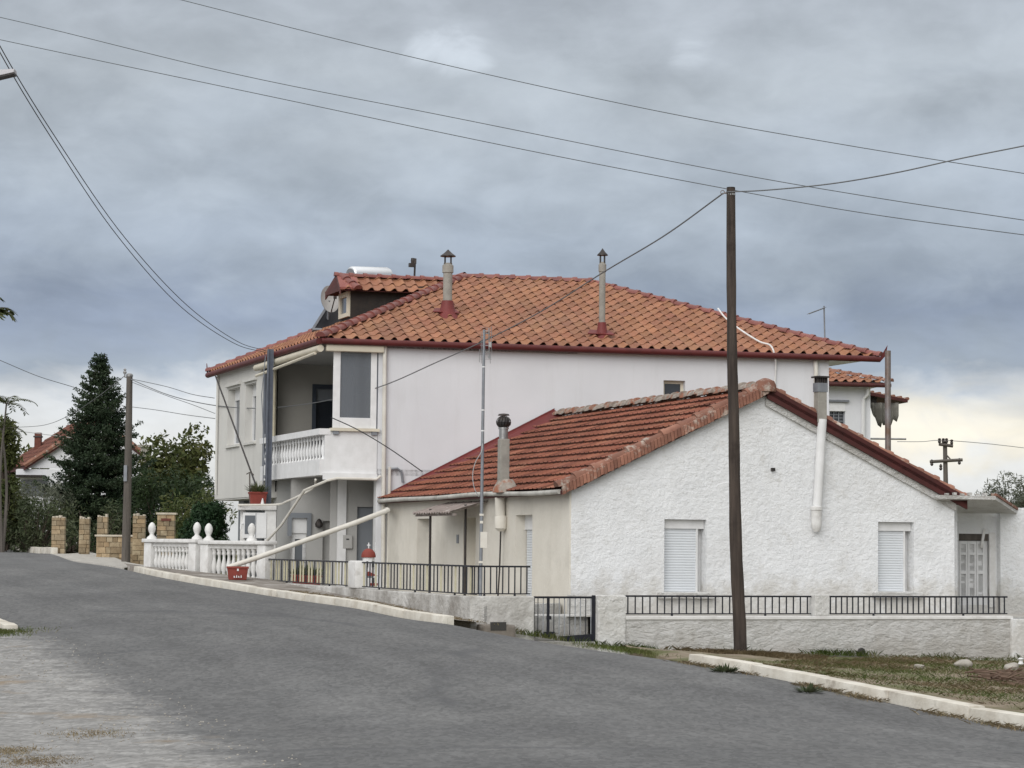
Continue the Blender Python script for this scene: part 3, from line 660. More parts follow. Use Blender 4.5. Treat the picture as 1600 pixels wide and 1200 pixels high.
gA2 = Wall(GA.P(ga0, 0, 0), GA.P(ga0, 0, 0)[:2]+np.array((.35, 0)))
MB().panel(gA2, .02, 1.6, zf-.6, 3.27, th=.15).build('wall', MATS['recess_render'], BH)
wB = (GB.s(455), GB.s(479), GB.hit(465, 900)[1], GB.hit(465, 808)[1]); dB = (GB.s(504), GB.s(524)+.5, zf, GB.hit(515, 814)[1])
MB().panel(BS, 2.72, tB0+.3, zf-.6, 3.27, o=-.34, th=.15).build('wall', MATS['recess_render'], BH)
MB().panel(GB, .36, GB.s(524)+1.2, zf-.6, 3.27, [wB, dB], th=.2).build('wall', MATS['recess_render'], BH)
m_ = MB(); a, b, c, d = wB
for q in ((a-.1, b+.1, d-.02, d+.10), (a-.1, a, d-.45, d-.02), (b, b+.1, d-.45, d-.02)): m_.wbox(GB, *q, 0, .05)
m_.build('window_surround', MATS['window_grey'], BH)
m_ = MB()
for q in ((a, a+.10, c, d-.38), (b-.08, b, c, d-.38), (a+.1, b-.08, d-.52, d-.38), (a+.30, a+.36, c, d-.52)): m_.wbox(GB, *q, -.14, -.08)
wo2 = m_.build('window', MATS['white_paint'], BH); MB().wbox(GB, a, b, d-.38, d-.02, -.13, -.04).build('shutter_box', MATS['white_paint'], wo2)
MB().wbox(GB, a+.1, b-.08, c, d-.52, -.13, -.11).build('pane', MATS['glass_grey'], wo2)
MB().wbox(GB, dB[0], dB[1], zf, dB[3], -.18, -.14).build('ground_door', MATS['recess_render'], BH)
gl = MB(); gl.lathe(GB.P(GB.s(497), GB.hit(497, 825)[1], .09), [(.02, 0), (.09, .03), (.10, .1), (.06, .18), (.02, .22)], 8); gl.build('wall_lamp', MATS['dark_metal'], BH, smooth=True)
gridslab('floor_slab', -.9, tB0, -.3, 6, .45, .68, MATS['concrete'])
MB().wbox(BW, -.27, -.12, -.1, 3.24, -.30, -.02).build('column', MATS['white_paint'], BH)
# set back ground floor under the block
GC = Wall(BS.P(0, 0)[:2]+e1[:2]*1.1, e2[:2])
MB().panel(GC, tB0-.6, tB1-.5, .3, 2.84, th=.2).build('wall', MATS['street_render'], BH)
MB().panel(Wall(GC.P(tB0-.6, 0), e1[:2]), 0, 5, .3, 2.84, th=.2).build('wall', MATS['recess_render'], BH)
MB().wbox(BS, tB1-1.2, tB1-.6, .3, 2.84, -1.0, -.5).build('column', MATS['window_grey'], BH)
# roof: long slope, street hip, far hip, back slope
A0 = BW.P(-1.62, ZE, .14); A1 = BW.P(12.06, ZE, .14); Wd = T_END+.35
KR = Wall((A0+e2*Wd/2)[:2], e1[:2])
k0 = KR.hit(727, 433); k1 = KR.hit(922, 440); zr = (k0[1]+k1[1])/2
Rg0 = KR.P(k0[0], zr); Rg1 = KR.P(k1[0], zr); B0 = A0+e2*Wd; B1 = A1+e2*Wd
def slope(P0, P1, T0, T1):                                          # eave P0->P1, top T0..T1 above it
    U = unit(P1-P0); n_ = np.cross(U, T0-P0); V = unit(np.cross(n_, U)); V = V if V[2] > 0 else -V
    f = lambda P: (float((P-P0) @ U), float((P-P0) @ V))
    po = [f(P0), f(P1)]+([f(T1), f(T0)] if np.linalg.norm(T1-T0) > .01 else [f(T0)]); return U, V, po
U_, V_, po = slope(A0, A1, Rg0, Rg1); roof_u, roof_v = U_, V_
deck = MB()
for q in ([A0, A1, Rg1, Rg0], [B0, A0, Rg0], [A1, B1, Rg1], [B1, B0, Rg0, Rg1]): deck.quad(*[p-UPV*.03 for p in q])
deck.quad(*[p-UPV*.05 for p in (A0, A1, B1, B0)])
rf = deck.build('roof', MATS['white_paint'], BH)
tile_plane('roof_tiles', A0, U_, V_, po, .295, .355, .062, .03, MATS['roof_tile'], rf, seed=4, tvar=.13)
Us, Vs, ps = slope(B0, A0, Rg0, Rg0); tile_plane('roof_tiles', B0, Us, Vs, ps, .295, .355, .062, .03, MATS['roof_tile'], rf, seed=5)
Ur, Vr, pr_ = slope(A1, B1, Rg1, Rg1); tile_plane('roof_tiles', A1, Ur, Vr, pr_, .295, .355, .062, .03, MATS['roof_tile'], rf, seed=6)
Ub, Vb, pbk = slope(B1, B0, Rg1, Rg0); tile_plane('roof_tiles', B1, Ub, Vb, pbk, .6, .71, .062, .03, MATS['roof_tile'], rf, seed=7)
rc = MB(); z05 = UPV*.055
caps(rc, A0+z05, Rg0+UPV*.02, .135, .36, seed=1); caps(rc, A1+UPV*.03, Rg1+UPV*.0, .135, .36, seed=2); caps(rc, Rg1+UPV*.0, Rg0+UPV*.0, .14, .40, seed=3); caps(rc, B0+z05, Rg0+z05, .135, .36, seed=4)
rc.build('ridge_tiles', MATS['ridge_tile'], rf, smooth=True, angle=60)
# gutters with turned-up ends, soffit
def gutter(P0, P1, r, m, parent, up=0.0):
    g = MB(); pts = [P0, P1]; g.tube(pts, r, 10); 
    if up: 
        d = unit(P1-P0); g.prism([P1+UPV*(-r), P1+d*.16+UPV*.10, P1+d*.20+UPV*.34, P1+d*.02+UPV*.06], np.cross(d, UPV)*.02)
    return g.build('gutter', m, parent, smooth=True)
go = np.array((BW.n[0], BW.n[1], 0))*.05
gutter(A0+go-UPV*.06, A1+go-UPV*.06, .075, MATS['red_paint'], BH, 1)
so_ = np.array((BS.n[0], BS.n[1], 0))*.05
gutter(A0+so_-UPV*.06, B0+so_-UPV*.06, .075, MATS['red_paint'], BH, 1)
MB().wbox(BW, -1.55, S_END, 6.22, 6.30, -.02, .10).build('fascia', MATS['red_paint'], BH)
# rain pipes and the flues through the roof
MB().tube([BW.P(-.13, 6.22, .07), BW.P(-.12, 4.2, .07), BW.P(-.12, 3.3, .08), BW.P(-.10, .7, .08)], .048, 9).build('downpipe', MATS['pvc'], BH, smooth=True)
MB().tube([BW.P(.02, 3.45, .08), BW.P(.02, 2.3, .09), BW.P(.0, .7, .09)], .035, 8).build('downpipe', MATS['pvc'], BH, smooth=True)
MB().tube([BW.P(.05, 3.40, .06), BW.P(.20, 3.42, .06), BW.P(.30, 3.35, .06), BW.P(.34, 3.10, .05)], .03, 7).build('downpipe', MATS['grey_metal'], BH, smooth=True)
MB().tube([BW.P(10.45, 6.20, .05), BW.P(10.45, 6.0, .09), BW.P(10.45, 4.6, .08)], .055, 8).build('downpipe', MATS['pvc'], BH, smooth=True)
MB().tube([BS.P(10.9, 6.2, .05), BS.P(10.9, 5.9, .05), BS.P(10.88, 3.0, .05)], .035, 7).build('downpipe', MATS['street_render'], BH, smooth=True)
RN = np.cross(roof_u, roof_v); RN = RN if RN[2] > 0 else -RN
def on_slope(px, py, P0=A0, Nn=RN):
    d = ray(px, py); return EYE+d*(((P0-EYE) @ Nn)/(d @ Nn))
def chimney(px, pyb, pyt, w_, lab=None):
    P = on_slope(px, pyb); sc_ = P[1]/3600; h = (pyb-pyt)*sc_
    fl = MB(); fl.lathe(P-UPV*.16, [(w_*1.75, 0), (w_*1.35, .10), (w_*.85, .24), (w_*.62, .50)], 14); f_ = fl.build('chimney_flashing', MATS['red_flashing'], rf, smooth=True)
    ap = MB(); ap.prism([P+roof_u*x+roof_v*y+RN*.09 for x, y in ((-.40, -.12), (.26, -.16), (.22, .2), (-.26, .2))], RN*.02); ap.build('chimney_apron', MATS['red_flashing'], rf)
    q = MB(); r = w_*.5; q.lathe(P+UPV*.3, [(r, 0), (r, h-.3-.45), (r*1.22, h-.3-.45), (r*1.22, h-.3-.28), (r*.95, h-.3-.26), (r*.95, h-.3-.22)], 14)
    co = q.build('chimney', MATS['fibre_cement'], rf, smooth=True, angle=30)
    c_ = MB(); T = P+UPV*h
    for k in range(4):
        g = math.pi/4+k*math.pi/2; v = np.array((math.cos(g), math.sin(g), 0))*r*.9; c_.tube([T+v-UPV*.24, T+v-UPV*.05], .02, 5)
    c_.lathe(T-UPV*.06, [(r*1.7, 0), (r*1.7, .015), (r*.9, .08), (r*.25, .15), (.01, .17)], 12); c_.build('cowl', MATS['dark_metal'], rf, smooth=True, angle=50)
chimney(699, 492, 396, .225)
chimney(940.5, 526, 394, .155)
# white cable lying over the roof and down the wall
def on_any(px, py, o=.1): return on_slope(px, py)+RN*o
MB().tube(smooth_poly([on_any(1121, 488), on_any(1133, 503), on_any(1155, 522, .12), on_any(1185, 541, .12), on_any(1203, 549, .14), BW.P(*BW.hit(1211, 559, .16), .16), BW.P(*BW.hit(1212, 575, .05), .05), BW.P(*BW.hit(1210, 612, .04), .04)], 40), .022, 6).build('roof_conduit', MATS['white_cement'], BH, smooth=True)
# dormer on the street slope, its axis along the long wall
SNn = np.cross(Us, Vs); SNn = SNn if SNn[2] > 0 else -SNn
_dw = Wall((A0+e2*(Wd/2-.48))[:2], e1[:2]); D0 = _dw.P(*_dw.hit(548, 497)); print('DORMER', D0, float((D0-A0) @ SNn))
DF = Wall(D0[:2], e2[:2]); DS = Wall(D0[:2], e1[:2]); 
if DF.n @ BS.n < 0: DF.n = -DF.n
zt_ = DS.hit(548, 453.5)[1]; dw = .95; dl = DS.s(668)
rise = float(-(SNn @ e1)/SNn[2]); zb_ = D0[2]
do = MB(); do.prism([DS.P(0, zb_-.1), DS.P(dl, zb_+rise*dl-.1), DS.P(dl, max(zt_, zb_+rise*dl)+.02), DS.P(0, zt_+.02)], e2*dw)
dorm = do.build('dormer', MATS['dark_board'], rf)
wz0, wz1 = zb_+.05, zt_-.02
m_ = MB()
for q in ((.06, .18, wz0, wz1), (.80, .92, wz0, wz1), (.18, .80, wz1-.12, wz1), (.18, .80, wz0, wz0+.1)): m_.wbox(DF, *q, .0, .07)
dwo = m_.build('dormer_window', MATS['cream_metal'], dorm); MB().wbox(DF, .18, .80, wz0+.1, wz1-.12, .005, .02).build('pane', MATS['glass_grey'], dwo)
zr_ = Wall(DF.P(dw/2, 0), e1[:2]).hit(600, 428.5)[1]; zr2 = zr_+.0
ov = .36
rA = DF.P(-.22, zt_-.02, ov); rB = DF.P(dw+.22, zt_-.02, ov); rT = DF.P(dw/2, zr2-.12, ov-.1); rT2 = rT+e1*(dl+2.4); rA2 = rA+e1*(dl+.6); rB2 = rB+e1*(dl+.6)
dd = MB(); dd.quad(*[p-UPV*.02 for p in (rA, rA2, rT2, rT)]); dd.quad(*[p-UPV*.02 for p in (rB2, rB, rT, rT2)]); dd.quad(rA-UPV*.03, rT-UPV*.03, rB-UPV*.03); dro = dd.build('dormer_roof', MATS['dark_red_board'], dorm)
Ud, Vd, pd = slope(rA, rA2, rT, rT2); tile_plane('dormer_tiles', rA, Ud, Vd, pd, .295, .34, .06, .03, MATS['roof_tile'], dorm, seed=9)
Ue, Ve, pe = slope(rB2, rB, rT2, rT); tile_plane('dormer_tiles', rB2, Ue, Ve, pe, .295, .34, .06, .03, MATS['roof_tile'], dorm, seed=10)
rc = MB(); caps(rc, rT+UPV*.03, rT2+UPV*.03, .12, .36, seed=6); caps(rc, rA+UPV*.05+e1*.45, rT+UPV*.05+e1*.1, .13, .3, seed=7)
for k in range(4):
    q = k/4; pA = rA*(1-q)+rT*q; 
    rc.prism([pA+UPV*.02, pA+(rT-rA)*.22+UPV*.02, pA+(rT-rA)*.22+UPV*.10, pA+UPV*.07], e1*.5, tint=(1.2, 1.1, 1.05))
rc.prism([rA-UPV*.12, rT-UPV*.10, rT+UPV*.08, rA+UPV*.06], e1*.03, tint=(.45, .4, .4)); rc.prism([rB-UPV*.12, rT-UPV*.10, rT+UPV*.08, rB+UPV*.06], e1*.03, tint=(.45, .4, .4))
rc.build('dormer_ridge', MATS['ridge_tile'], dorm, smooth=True, angle=40)

# ================================================================== LOW HOUSE
SH = thing('low_house', 'low white rough plastered house with a red tiled gable roof and two shuttered windows', 'house', SG.P(4, .45, -4))
AX = 3.92; ZA = 4.60; ZV = 2.72; HWD = 8.0; DEEP = 11.42
o1 = (SG.s(1038), SG.s(1104), SG.hit(1060, 925)[1], SG.hit(1060, 811.5)[1]); o2 = (SG.s(1372), SG.s(1428), o1[2]+.02, o1[3]+.01)
def slope_z(s): return ZV+(ZA-ZV)*(1-abs(s-AX)/AX)
gm = MB(); gm.panel(SG, .02, HWD, -.3, ZV-.04, [o1, o2], th=.35)
gm.prism([SG.P(.02, ZV-.04), SG.P(HWD, ZV-.04), SG.P(AX, ZA-.06)], np.array((-SG.n[0], -SG.n[1], 0))*.35)
gw = gm.build('gable_wall', MATS['whitewash'], SH)
# heavy uneven plaster: real relief on the visible face
for (a, b, c, d) in (o1, o2):
    m_ = MB(); m_.wbox(SG, a, b, c, d, -.33, -.27); bk = m_.build('window', MATS['white_paint'], SH)
    MB().wbox(SG, a+.01, b-.01, d-.17, d-.005, -.26, -.10).build('shutter_box', MATS['white_paint'], bk)
    gm = MB(); gm.wbox(SG, b-.16, b-.13, c, d-.17, -.26, -.11); gm.wbox(SG, a, a+.03, c, d-.17, -.26, -.11); gm.build('shutter_guide', MATS['white_paint'], bk)
    shutter_slats(MB(), SG, a+.03, b-.16, c, d-.17, -.14, 24).build('roller_shutter', MATS['shutter'], bk)
    sl = MB(); sl.wbox(SG, a-.14, b+.14, c-.12, c-.01, -.3, .12); sl.build('sill', MATS['old_whitewash'], bk, bevel=.015)
# cream side wall with a deep window, a door and another window
cw = (SS.s(832.5), SS.s(806), SS.hit(820, 936)[1], SS.hit(832, 805)[1]); cw = (min(cw[:2]), max(cw[:2]), .70, 2.27)
cd = (SS.s(744), SS.s(724.5), .58, 2.25); cd = (min(cd[:2]), max(cd[:2]), .58, 2.25)
c2 = (SS.s(671), SS.s(652.5), .58, 2.25); c2 = (min(c2[:2]), max(c2[:2]), .58, 2.25)
MB().panel(SS, .008, 12.2, -.3, ZV-.02, [cw, cd, c2], o=.012, th=.33).build('side_wall', MATS['cream_render'], SH)
for i, (a, b, c, d) in enumerate((cw, cd, c2)):
    if i == 0:
        bk = MB().wbox(SS, a, b, c, d, -.32, -.28).build('window', MATS['white_paint'], SH)
        MB().wbox(SS, a, b, d-.28, d, -.27, -.18).build('shutter_box', MATS['white_paint'], bk)
        shutter_slats(MB(), SS, a+.03, b-.03, c, d-.28, -.22, 26).build('roller_shutter', MATS['shutter'], bk)
        MB().wbox(SS, a-.05, b+.05, c-.08, c, -.2, .08).build('sill', MATS['cream_render'], bk)
    else:
        bk = MB().wbox(SS, a, b, c, d, -.32, -.27).build('door', MATS['cream_metal'] if i == 1 else MATS['white_paint'], SH)
        MB().wbox(SS, a+.1, b-.1, c+.15, d-.15, -.27, -.25).build('door_panel', MATS['curtain'] if i == 1 else MATS['window_grey'], bk)
# right hand wall and back of the house, unseen from the road but there
MB().panel(Wall(SG.P(HWD-.02, 0), SS.d), .36, 10.2, -.3, ZV-.05, th=.3).build('side_wall', MATS['whitewash'], SH)
# roof
eL0 = SG.P(-.22, ZV-.03, .12); eR0 = SG.P(8.22, ZV-.08, .12); rI0 = SG.P(AX, ZA+.06, .12); dd_ = np.array((SS.d[0], SS.d[1], 0))*(DEEP+.4)
clipB = [(BW.P(0, 0, .02), (-BW.n[0], -BW.n[1], 0))]
UL, VL, pL = slope(eL0, eL0+dd_, rI0, rI0+dd_)
dk = MB()
for q in ([eL0, eL0+dd_, rI0+dd_, rI0], [eR0+dd_, eR0, rI0, rI0+dd_]): dk.prism([p-UPV*.01 for p in q], (0, 0, -.07))
rs = dk.build('roof', MATS['dark_red_board'], SH)
bm = bmesh.new(); bm.from_mesh(rs.data); bs_ = ROOTLOC[rs.name]
bmesh.ops.bisect_plane(bm, geom=bm.verts[:]+bm.edges[:]+bm.faces[:], plane_co=Vector((BW.P(0, 0, .015)-bs_).tolist()), plane_no=Vector((-BW.n[0], -BW.n[1], 0)), clear_outer=True); bm.to_mesh(rs.data); bm.free()
tile_plane('roof_tiles', eL0, UL, VL, pL, .235, .355, .028, .050, MATS['old_tile'], rs, style='flat', tvar=.22, jit=.010, seed=11, clip=clipB)
UR, VR, pR = slope(eR0+dd_, eR0, rI0+dd_, rI0); tile_plane('roof_tiles', eR0+dd_, UR, VR, pR, .235, .355, .030, .034, MATS['old_tile'], rs, style='flat', tvar=.2, jit=.008, seed=12, clip=clipB)
rdx = np.array((SS.d[0], SS.d[1], 0))
rend = rI0+rdx*10.95
rg_ = MB(); caps(rg_, rI0+UPV*.07+rdx*.25, rend+UPV*.07, .15, .40, seed=8, jit=.02, tv=.2, flare=.8); rg_.build('ridge_tiles', MATS['mortar'], rs, smooth=True, angle=60)
hp = MB(); hp.lathe(rI0+UPV*.02+rdx*.10, [(.20, -.06), (.21, .05), (.17, .14), (.06, .19), (.01, .2)], 12); hp.build('ridge_end_tile', MATS['weathered_tile'], rs, smooth=True)
# verge: cap tiles up the gable edge and a fringe of small ribbed tiles below them
vg = MB(); dL = rI0-eL0; nv = np.array((SG.n[0], SG.n[1], 0))
caps(vg, eL0+UPV*.085-nv*.14, rI0+UPV*.09-nv*.14, .125, .37, seed=21, jit=.015, tv=.25, flare=.82); vg.build('verge_caps', MATS['weathered_tile'], rs, smooth=True, angle=60)
vf = MB(); nfr = 62
for k in range(nfr):
    q = (k+.2)/nfr; p = eL0+dL*q+UPV*.10; w_ = dL/nfr*.86; t = rnd.uniform(.72, 1.12); lo_ = -.18+rnd.uniform(-.012, .012)
    a_ = p-nv*.06; vf.hexa([a_+UPV*lo_+nv*.07, a_+w_+UPV*lo_+nv*.07, a_+w_+UPV*lo_+nv*.12, a_+UPV*lo_+nv*.12], [a_+UPV*.0, a_+w_+UPV*.0, a_+w_+UPV*-.02+nv*.07, a_+UPV*-.02+nv*.07], (t, t*.95, t*.92))
vf.build('verge_fringe', MATS['weathered_tile'], rs)
vr = MB(); dR = rI0-eR0; caps(vr, eR0+UPV*.075-nv*.12, rI0+UPV*.08-nv*.12, .115, .37, seed=22, jit=.015, tv=.25, flare=.82); vr.build('verge_caps', MATS['weathered_tile'], rs, smooth=True, angle=60)
fb = MB(); fb.hexa([eR0+UPV*-.17, eR0+UPV*-.17-nv*.05, eR0+UPV*.07-nv*.05, eR0+UPV*.07], [rI0+UPV*-.17, rI0+UPV*-.17-nv*.05, rI0+UPV*.07-nv*.05, rI0+UPV*.07]); fb.build('verge_board', MATS['dark_red_board'], rs)
fb = MB(); fb.hexa([eR0+UPV*-.30-nv*.06+dR*.05, eR0+UPV*-.30-nv*.118+dR*.05, eR0+UPV*-.13-nv*.118+dR*.05, eR0+UPV*-.13-nv*.06+dR*.05], [rI0+UPV*-.30-nv*.06, rI0+UPV*-.30-nv*.118, rI0+UPV*-.13-nv*.118, rI0+UPV*-.13-nv*.06]); fb.build('verge_trim', MATS['old_whitewash'], rs)
# dark red flashing where the low roof meets the tall wall
def bwp(px, py, o): return BW.P(*BW.hit(px, py, o), o)
q0, q1, q2 = bwp(607, 771, .05), bwp(866, 640, .05), bwp(882, 650, .05)
LNn = np.cross(UL, VL); LNn = LNn if LNn[2] > 0 else -LNn
fl = MB(); x1 = rend+UPV*.06; x0 = eL0+rdx*(DEEP-.1)+UPV*.02
fl.prism([q0-UPV*.12, q0+UPV*.02, q1+UPV*.03, q1-UPV*.22], np.array((BW.n[0], BW.n[1], 0))*.03)
fl.prism([q0-UPV*.0, q1-UPV*.0, q1-rdx*.55+UPV*-.17, q0-rdx*1.0-UPV*.02+(VL*.05)], (0, 0, -.05))
fl.build('flashing', MATS['red_flashing'], rs)
# gutter and its sag along the cream wall
gt = MB(); pts = [SS.P(t, ZV-.045-.012*math.sin(t*1.1)-.012*math.sin(t*.5+2), .235) for t in np.linspace(-.05, 11.3, 24)]; gt.tube(pts, .046, 10); gt.build('gutter', MATS['gutter_grey'], SH, smooth=True)
# flue on the cream side: square pipe with a turbine cowl, going down the wall
fp = SS.s(785, .22); zA_ = SS.hit(785, 752, .22)[1]; zB_ = SS.hit(785, 686, .22)[1]
fo = MB().wbox(SS, fp-.095, fp+.095, zA_-.05, zB_, .12, .31).build('flue', MATS['fibre_cement'], SH, bevel=.02)
MB().lathe(SS.P(fp, zB_-.01, .22), [(.09, 0), (.09, .20), (.105, .20), (.105, .23)], 12).build('flue_collar', MATS['galvanised'], fo, smooth=True, angle=40)
tb = MB(); T = SS.P(fp, zB_+.185, .22)
for k in range(16):
    g0 = 2*math.pi*k/16
    for j in range(6):
        def pp(jj, dg): 
            th = math.pi*(.12+.76*jj/6); return T+np.array((math.cos(g0+dg+jj*.07)*math.sin(th)*.15, math.sin(g0+dg+jj*.07)*math.sin(th)*.15, .14-math.cos(th)*.13))
        tb.quad(pp(j, 0), pp(j, .30), pp(j+1, .30)*1.0, pp(j+1, 0))
tb.lathe(T, [(.08, .05), (.11, .10), (.12, .15), (.10, .21), (.05, .24)], 10); tb.lathe(T, [(.12, .27), (.10, .30), (.02, .31)], 10); tb.build('turbine_cowl', MATS['dark_metal'], fo)
mo = MB(); mo.lathe(SS.P(fp, zA_-.22, .16), [(.26, 0), (.24, .10), (.17, .22), (.14, .26)], 9); mo.build('flue_base', MATS['mortar'], fo, smooth=True)
pz = SS.hit(783, 824, .1)[1]; fp2 = SS.s(783, .1)
MB().tube([SS.P(fp2, 2.62, .14), SS.P(fp2, 2.15, .12), SS.P(fp2, pz+.1, .11)], [.10, .10, .105], 10).build('flue_pipe', MATS['cream_render'], fo, smooth=True)
MB().lathe(SS.P(fp2, pz-.02, .11), [(.05, -.06), (.12, .0), (.125, .22), (.10, .25)], 10).build('flue_elbow', MATS['cream_render'], fo, smooth=True)
MB().tube([SS.P(fp2, pz-.02, .11), SS.P(fp2+.02, 1.2, .12), SS.P(fp2+.05, .64, .14)], .018, 6).build('drain_rod', MATS['dark_metal'], fo, smooth=True)
# porch canopy of corrugated sheet on two thin posts
ca, cb_ = SS.s(764), SS.s(703); cm = MB(); nn_ = 40
z_b, z_f = SS.hit(735, 784.5)[1], 2.33
rows = [[SS.P(ca+(cb_-ca)*i/nn_, z_b+(z_f-z_b)*j+.022*math.cos(i*math.pi/2*1.5), .03+.80*j) for i in range(nn_+1)] for j in (0, 1)]
cm.add(rows[0]+rows[1], [(i, i+1, nn_+2+i, nn_+1+i) for i in range(nn_)]); cm.add([p-UPV*.012 for p in rows[0]+rows[1]], [(i, i+1, nn_+2+i, nn_+1+i) for i in range(nn_)])
cn = cm.build('porch_canopy', MATS['old_sheet'], SH)
MB().wbox(SS, ca-.02, cb_+.02, z_f-.06, z_f-.02, .70, .76).build('canopy_rail', MATS['old_sheet'], cn)
for (px, oo) in ((672, .64), (727, .34)):
    s_ = SS.s(px, oo); MB().tube([SS.P(s_, .62, oo), SS.P(s_, 2.42-.4*(.0 if oo > .5 else -.2), oo)], .026, 8).build('canopy_post', MATS['dark_metal'], cn, smooth=True)
# doorbell plate
MB().wbox(SS, SS.s(718), SS.s(715), 1.72, 1.90, .0, .03).build('doorbell', MATS['grey_metal'], SH)
# flue on the gable: steel above the roof edge, white pipe down the plaster
fx = SG.s(1281, .12); zt1 = SG.hit(1283, 655, .12)[1]
fu = MB(); fu.wbox(SG, SG.s(1280, .2), SG.s(1294, .2), SG.hit(1287, 660, .2)[1], SG.hit(1287, 612, .2)[1], -.02, .15); fuo = fu.build('gable_flue', MATS['fibre_cement'], SH, bevel=.01)
MB().wbox(SG, SG.s(1279, .2), SG.s(1295, .2), SG.hit(1287, 612, .2)[1], SG.hit(1287, 598, .2)[1], -.03, .16).build('flue_collar', MATS['grey_metal'], fuo)
cw_ = MB(); zz = SG.hit(1287, 598, .2)[1]
for k in range(5): s_ = SG.s(1280+k*3.4, .2); cw_.wbox(SG, s_, s_+.03, zz, zz+.10, .10, .13); cw_.wbox(SG, s_, s_+.03, zz, zz+.10, -.0, .03)
cw_.wbox(SG, SG.s(1277, .2), SG.s(1297, .2), zz+.10, zz+.13, -.06, .19); cw_.build('cowl', MATS['dark_metal'], fuo)
MB().tube([SG.P(SG.s(1284.5, .12), zt1, .12), SG.P(SG.s(1277, .12), SG.hit(1277, 800, .12)[1], .11)], .088, 12).build('flue_pipe', MATS['white_paint'], fuo, smooth=True)
eb = MB(); eb.lathe(SG.P(SG.s(1276, .12), SG.hit(1276, 826, .12)[1], .11), [(.05, -.06), (.085, .0), (.10, .08), (.10, .34), (.115, .35), (.115, .41), (.09, .42)], 10); eb.build('flue_elbow', MATS['white_cement'], fuo, smooth=True, angle=40)
hk = MB(); hk.wbox(SG, SG.s(1204), SG.s(1209), SG.hit(1206, 736)[1], SG.hit(1206, 731)[1], .0, .06); hk.build('wall_hook', MATS['dark_metal'], SH)
# tall steel flue behind the ridge
P1 = at(1387.5, 700, 50.5); P2 = at(1387.5, 548, 50.5); P1[2] -= .9; P2[0] = P1[0]
MB().tube([P1, (P1+P2)/2, P2], .066, 12).build('steel_flue', MATS['rusty_metal'], SH, smooth=True)

# ================================================================== ANNEX on the right
AN = thing('annex_building', 'small recessed white annex with a louvred door under a flat concrete canopy', 'outbuilding', SG.P(9.5, .45, -2))
AO = SG.shift(-1.5)
ad0, ad1 = AO.s(1498), AO.s(1545); az0, az1 = AO.hit(1520, 945)[1], AO.hit(1520, 834)[1]
MB().panel(AO, 7.6, AO.s(1566), -.3, 2.62, [(ad0, ad1, az0, az1)], th=.25).build('wall', MATS['whitewash'], AN)
AP = SG.shift(-1.36)
MB().panel(AP, AP.s(1563), AP.s(1563)+5, -.3, 2.55, th=.3).build('side_wall', MATS['whitewash'], AN)
dr = MB().wbox(AO, ad0, ad1, az0, az1, -.10, -.06).build('louvred_door', MATS['white_paint'], AN)
wj = (ad1-ad0-.10)/3
for k in range(3):
    a = ad0+.02+k*wj; m_ = MB()
    for q in ((a, a+.04, az0, az1-.15), (a+wj-.05, a+wj-.01, az0, az1-.15), (a+.04, a+wj-.05, az1-.21, az1-.15), (a+.04, a+wj-.05, az0, az0+.15), (a+.04, a+wj-.05, az0+.62, az0+.68), (a+.04, a+wj-.05, az0+1.0, az0+1.05)): m_.wbox(AO, *q, -.06, -.01)
    n_ = 22
    for j in range(n_):
        if rnd.random() < .18: continue
        zz = az0+.17+(az1-az0-.45)*j/n_; m_.add([AO.P(a+.04, zz, -.055), AO.P(a+wj-.05, zz, -.055), AO.P(a+wj-.05, zz+.04, -.025), AO.P(a+.04, zz+.04, -.025)], [(0, 1, 2, 3)])
    m_.build('door_leaf', MATS['white_paint'], dr)
MB().wbox(AO, ad0, ad1, az1-.14, az1, -.058, -.02).build('transom_gap', MATS['grey_wood'], dr)
MB().wbox(AO, ad1, ad1+.14, az0-.05, az1+.03, -.2, .025).build('door_frame', MATS['white_cement'], dr)
mb_ = MB(); pA_, pB_ = AO.P(ad0+.50, az1-.28, .03), AO.P(ad0+.58, az1+.10, .03); mb_.tube([pA_, pB_], .03, 6); mb_.build('door_batten', MATS['white_cement'], dr)
can = [SG.P(*[SG.s(1462, .25), SG.hit(1462, 779, .25)[1], .25]), SG.P(SG.s(1555, .25), SG.hit(1555, 781, .25)[1], .25)]
zc = can[0][2]
c0, c1 = SG.P(SG.s(1462, .25), zc, .25), SG.P(SG.s(1556, .25), zc, .25); bk_ = np.array((-SG.n[0], -SG.n[1], 0))
zk_ = AO.hit(1590, 803, .1)[1]; bR = AO.P(AO.s(1590, .1), zk_, .1); bL = AO.P(AO.s(1470, .0), zk_, -.05)
cn2 = MB().prism([c0, c1, bR, bL], (0, 0, .07)).build('canopy_slab', MATS['old_whitewash'], AN)
tl = MB()
for k in range(6):
    p = c0+np.array((SG.d[0], SG.d[1], 0))*(.3+k*.17)+bk_*.1+UPV*.08; tl.box(p, .06, .10, .03+.02*(k % 2), .3)
tl.build('slab_rubble', MATS['old_whitewash'], AN)
rt = MB(); r0_ = c1+UPV*.072; r1_ = bR+UPV*.072; sx_ = np.array((SG.d[0], SG.d[1], 0))*.10
rt.hexa([r0_-sx_, r0_+sx_*.3, r0_+sx_*.3+UPV*.05, r0_-sx_+UPV*.05], [r1_-sx_, r1_+sx_*.3, r1_+sx_*.3+UPV*.05, r1_-sx_+UPV*.05]); rt.build('roof_edge', MATS['weathered_tile'], AN)
ex = r1_+np.array((SG.d[0], SG.d[1], 0))*3.5-UPV*1.2
rt = MB(); rt.hexa([r1_+UPV*-.02, r1_+bk_*2, r1_+bk_*2+UPV*.08, r1_+UPV*.06], [ex, ex+bk_*2, ex+bk_*2+UPV*.08, ex+UPV*.08]); rt.build('roof', MATS['white_cement'], AN)
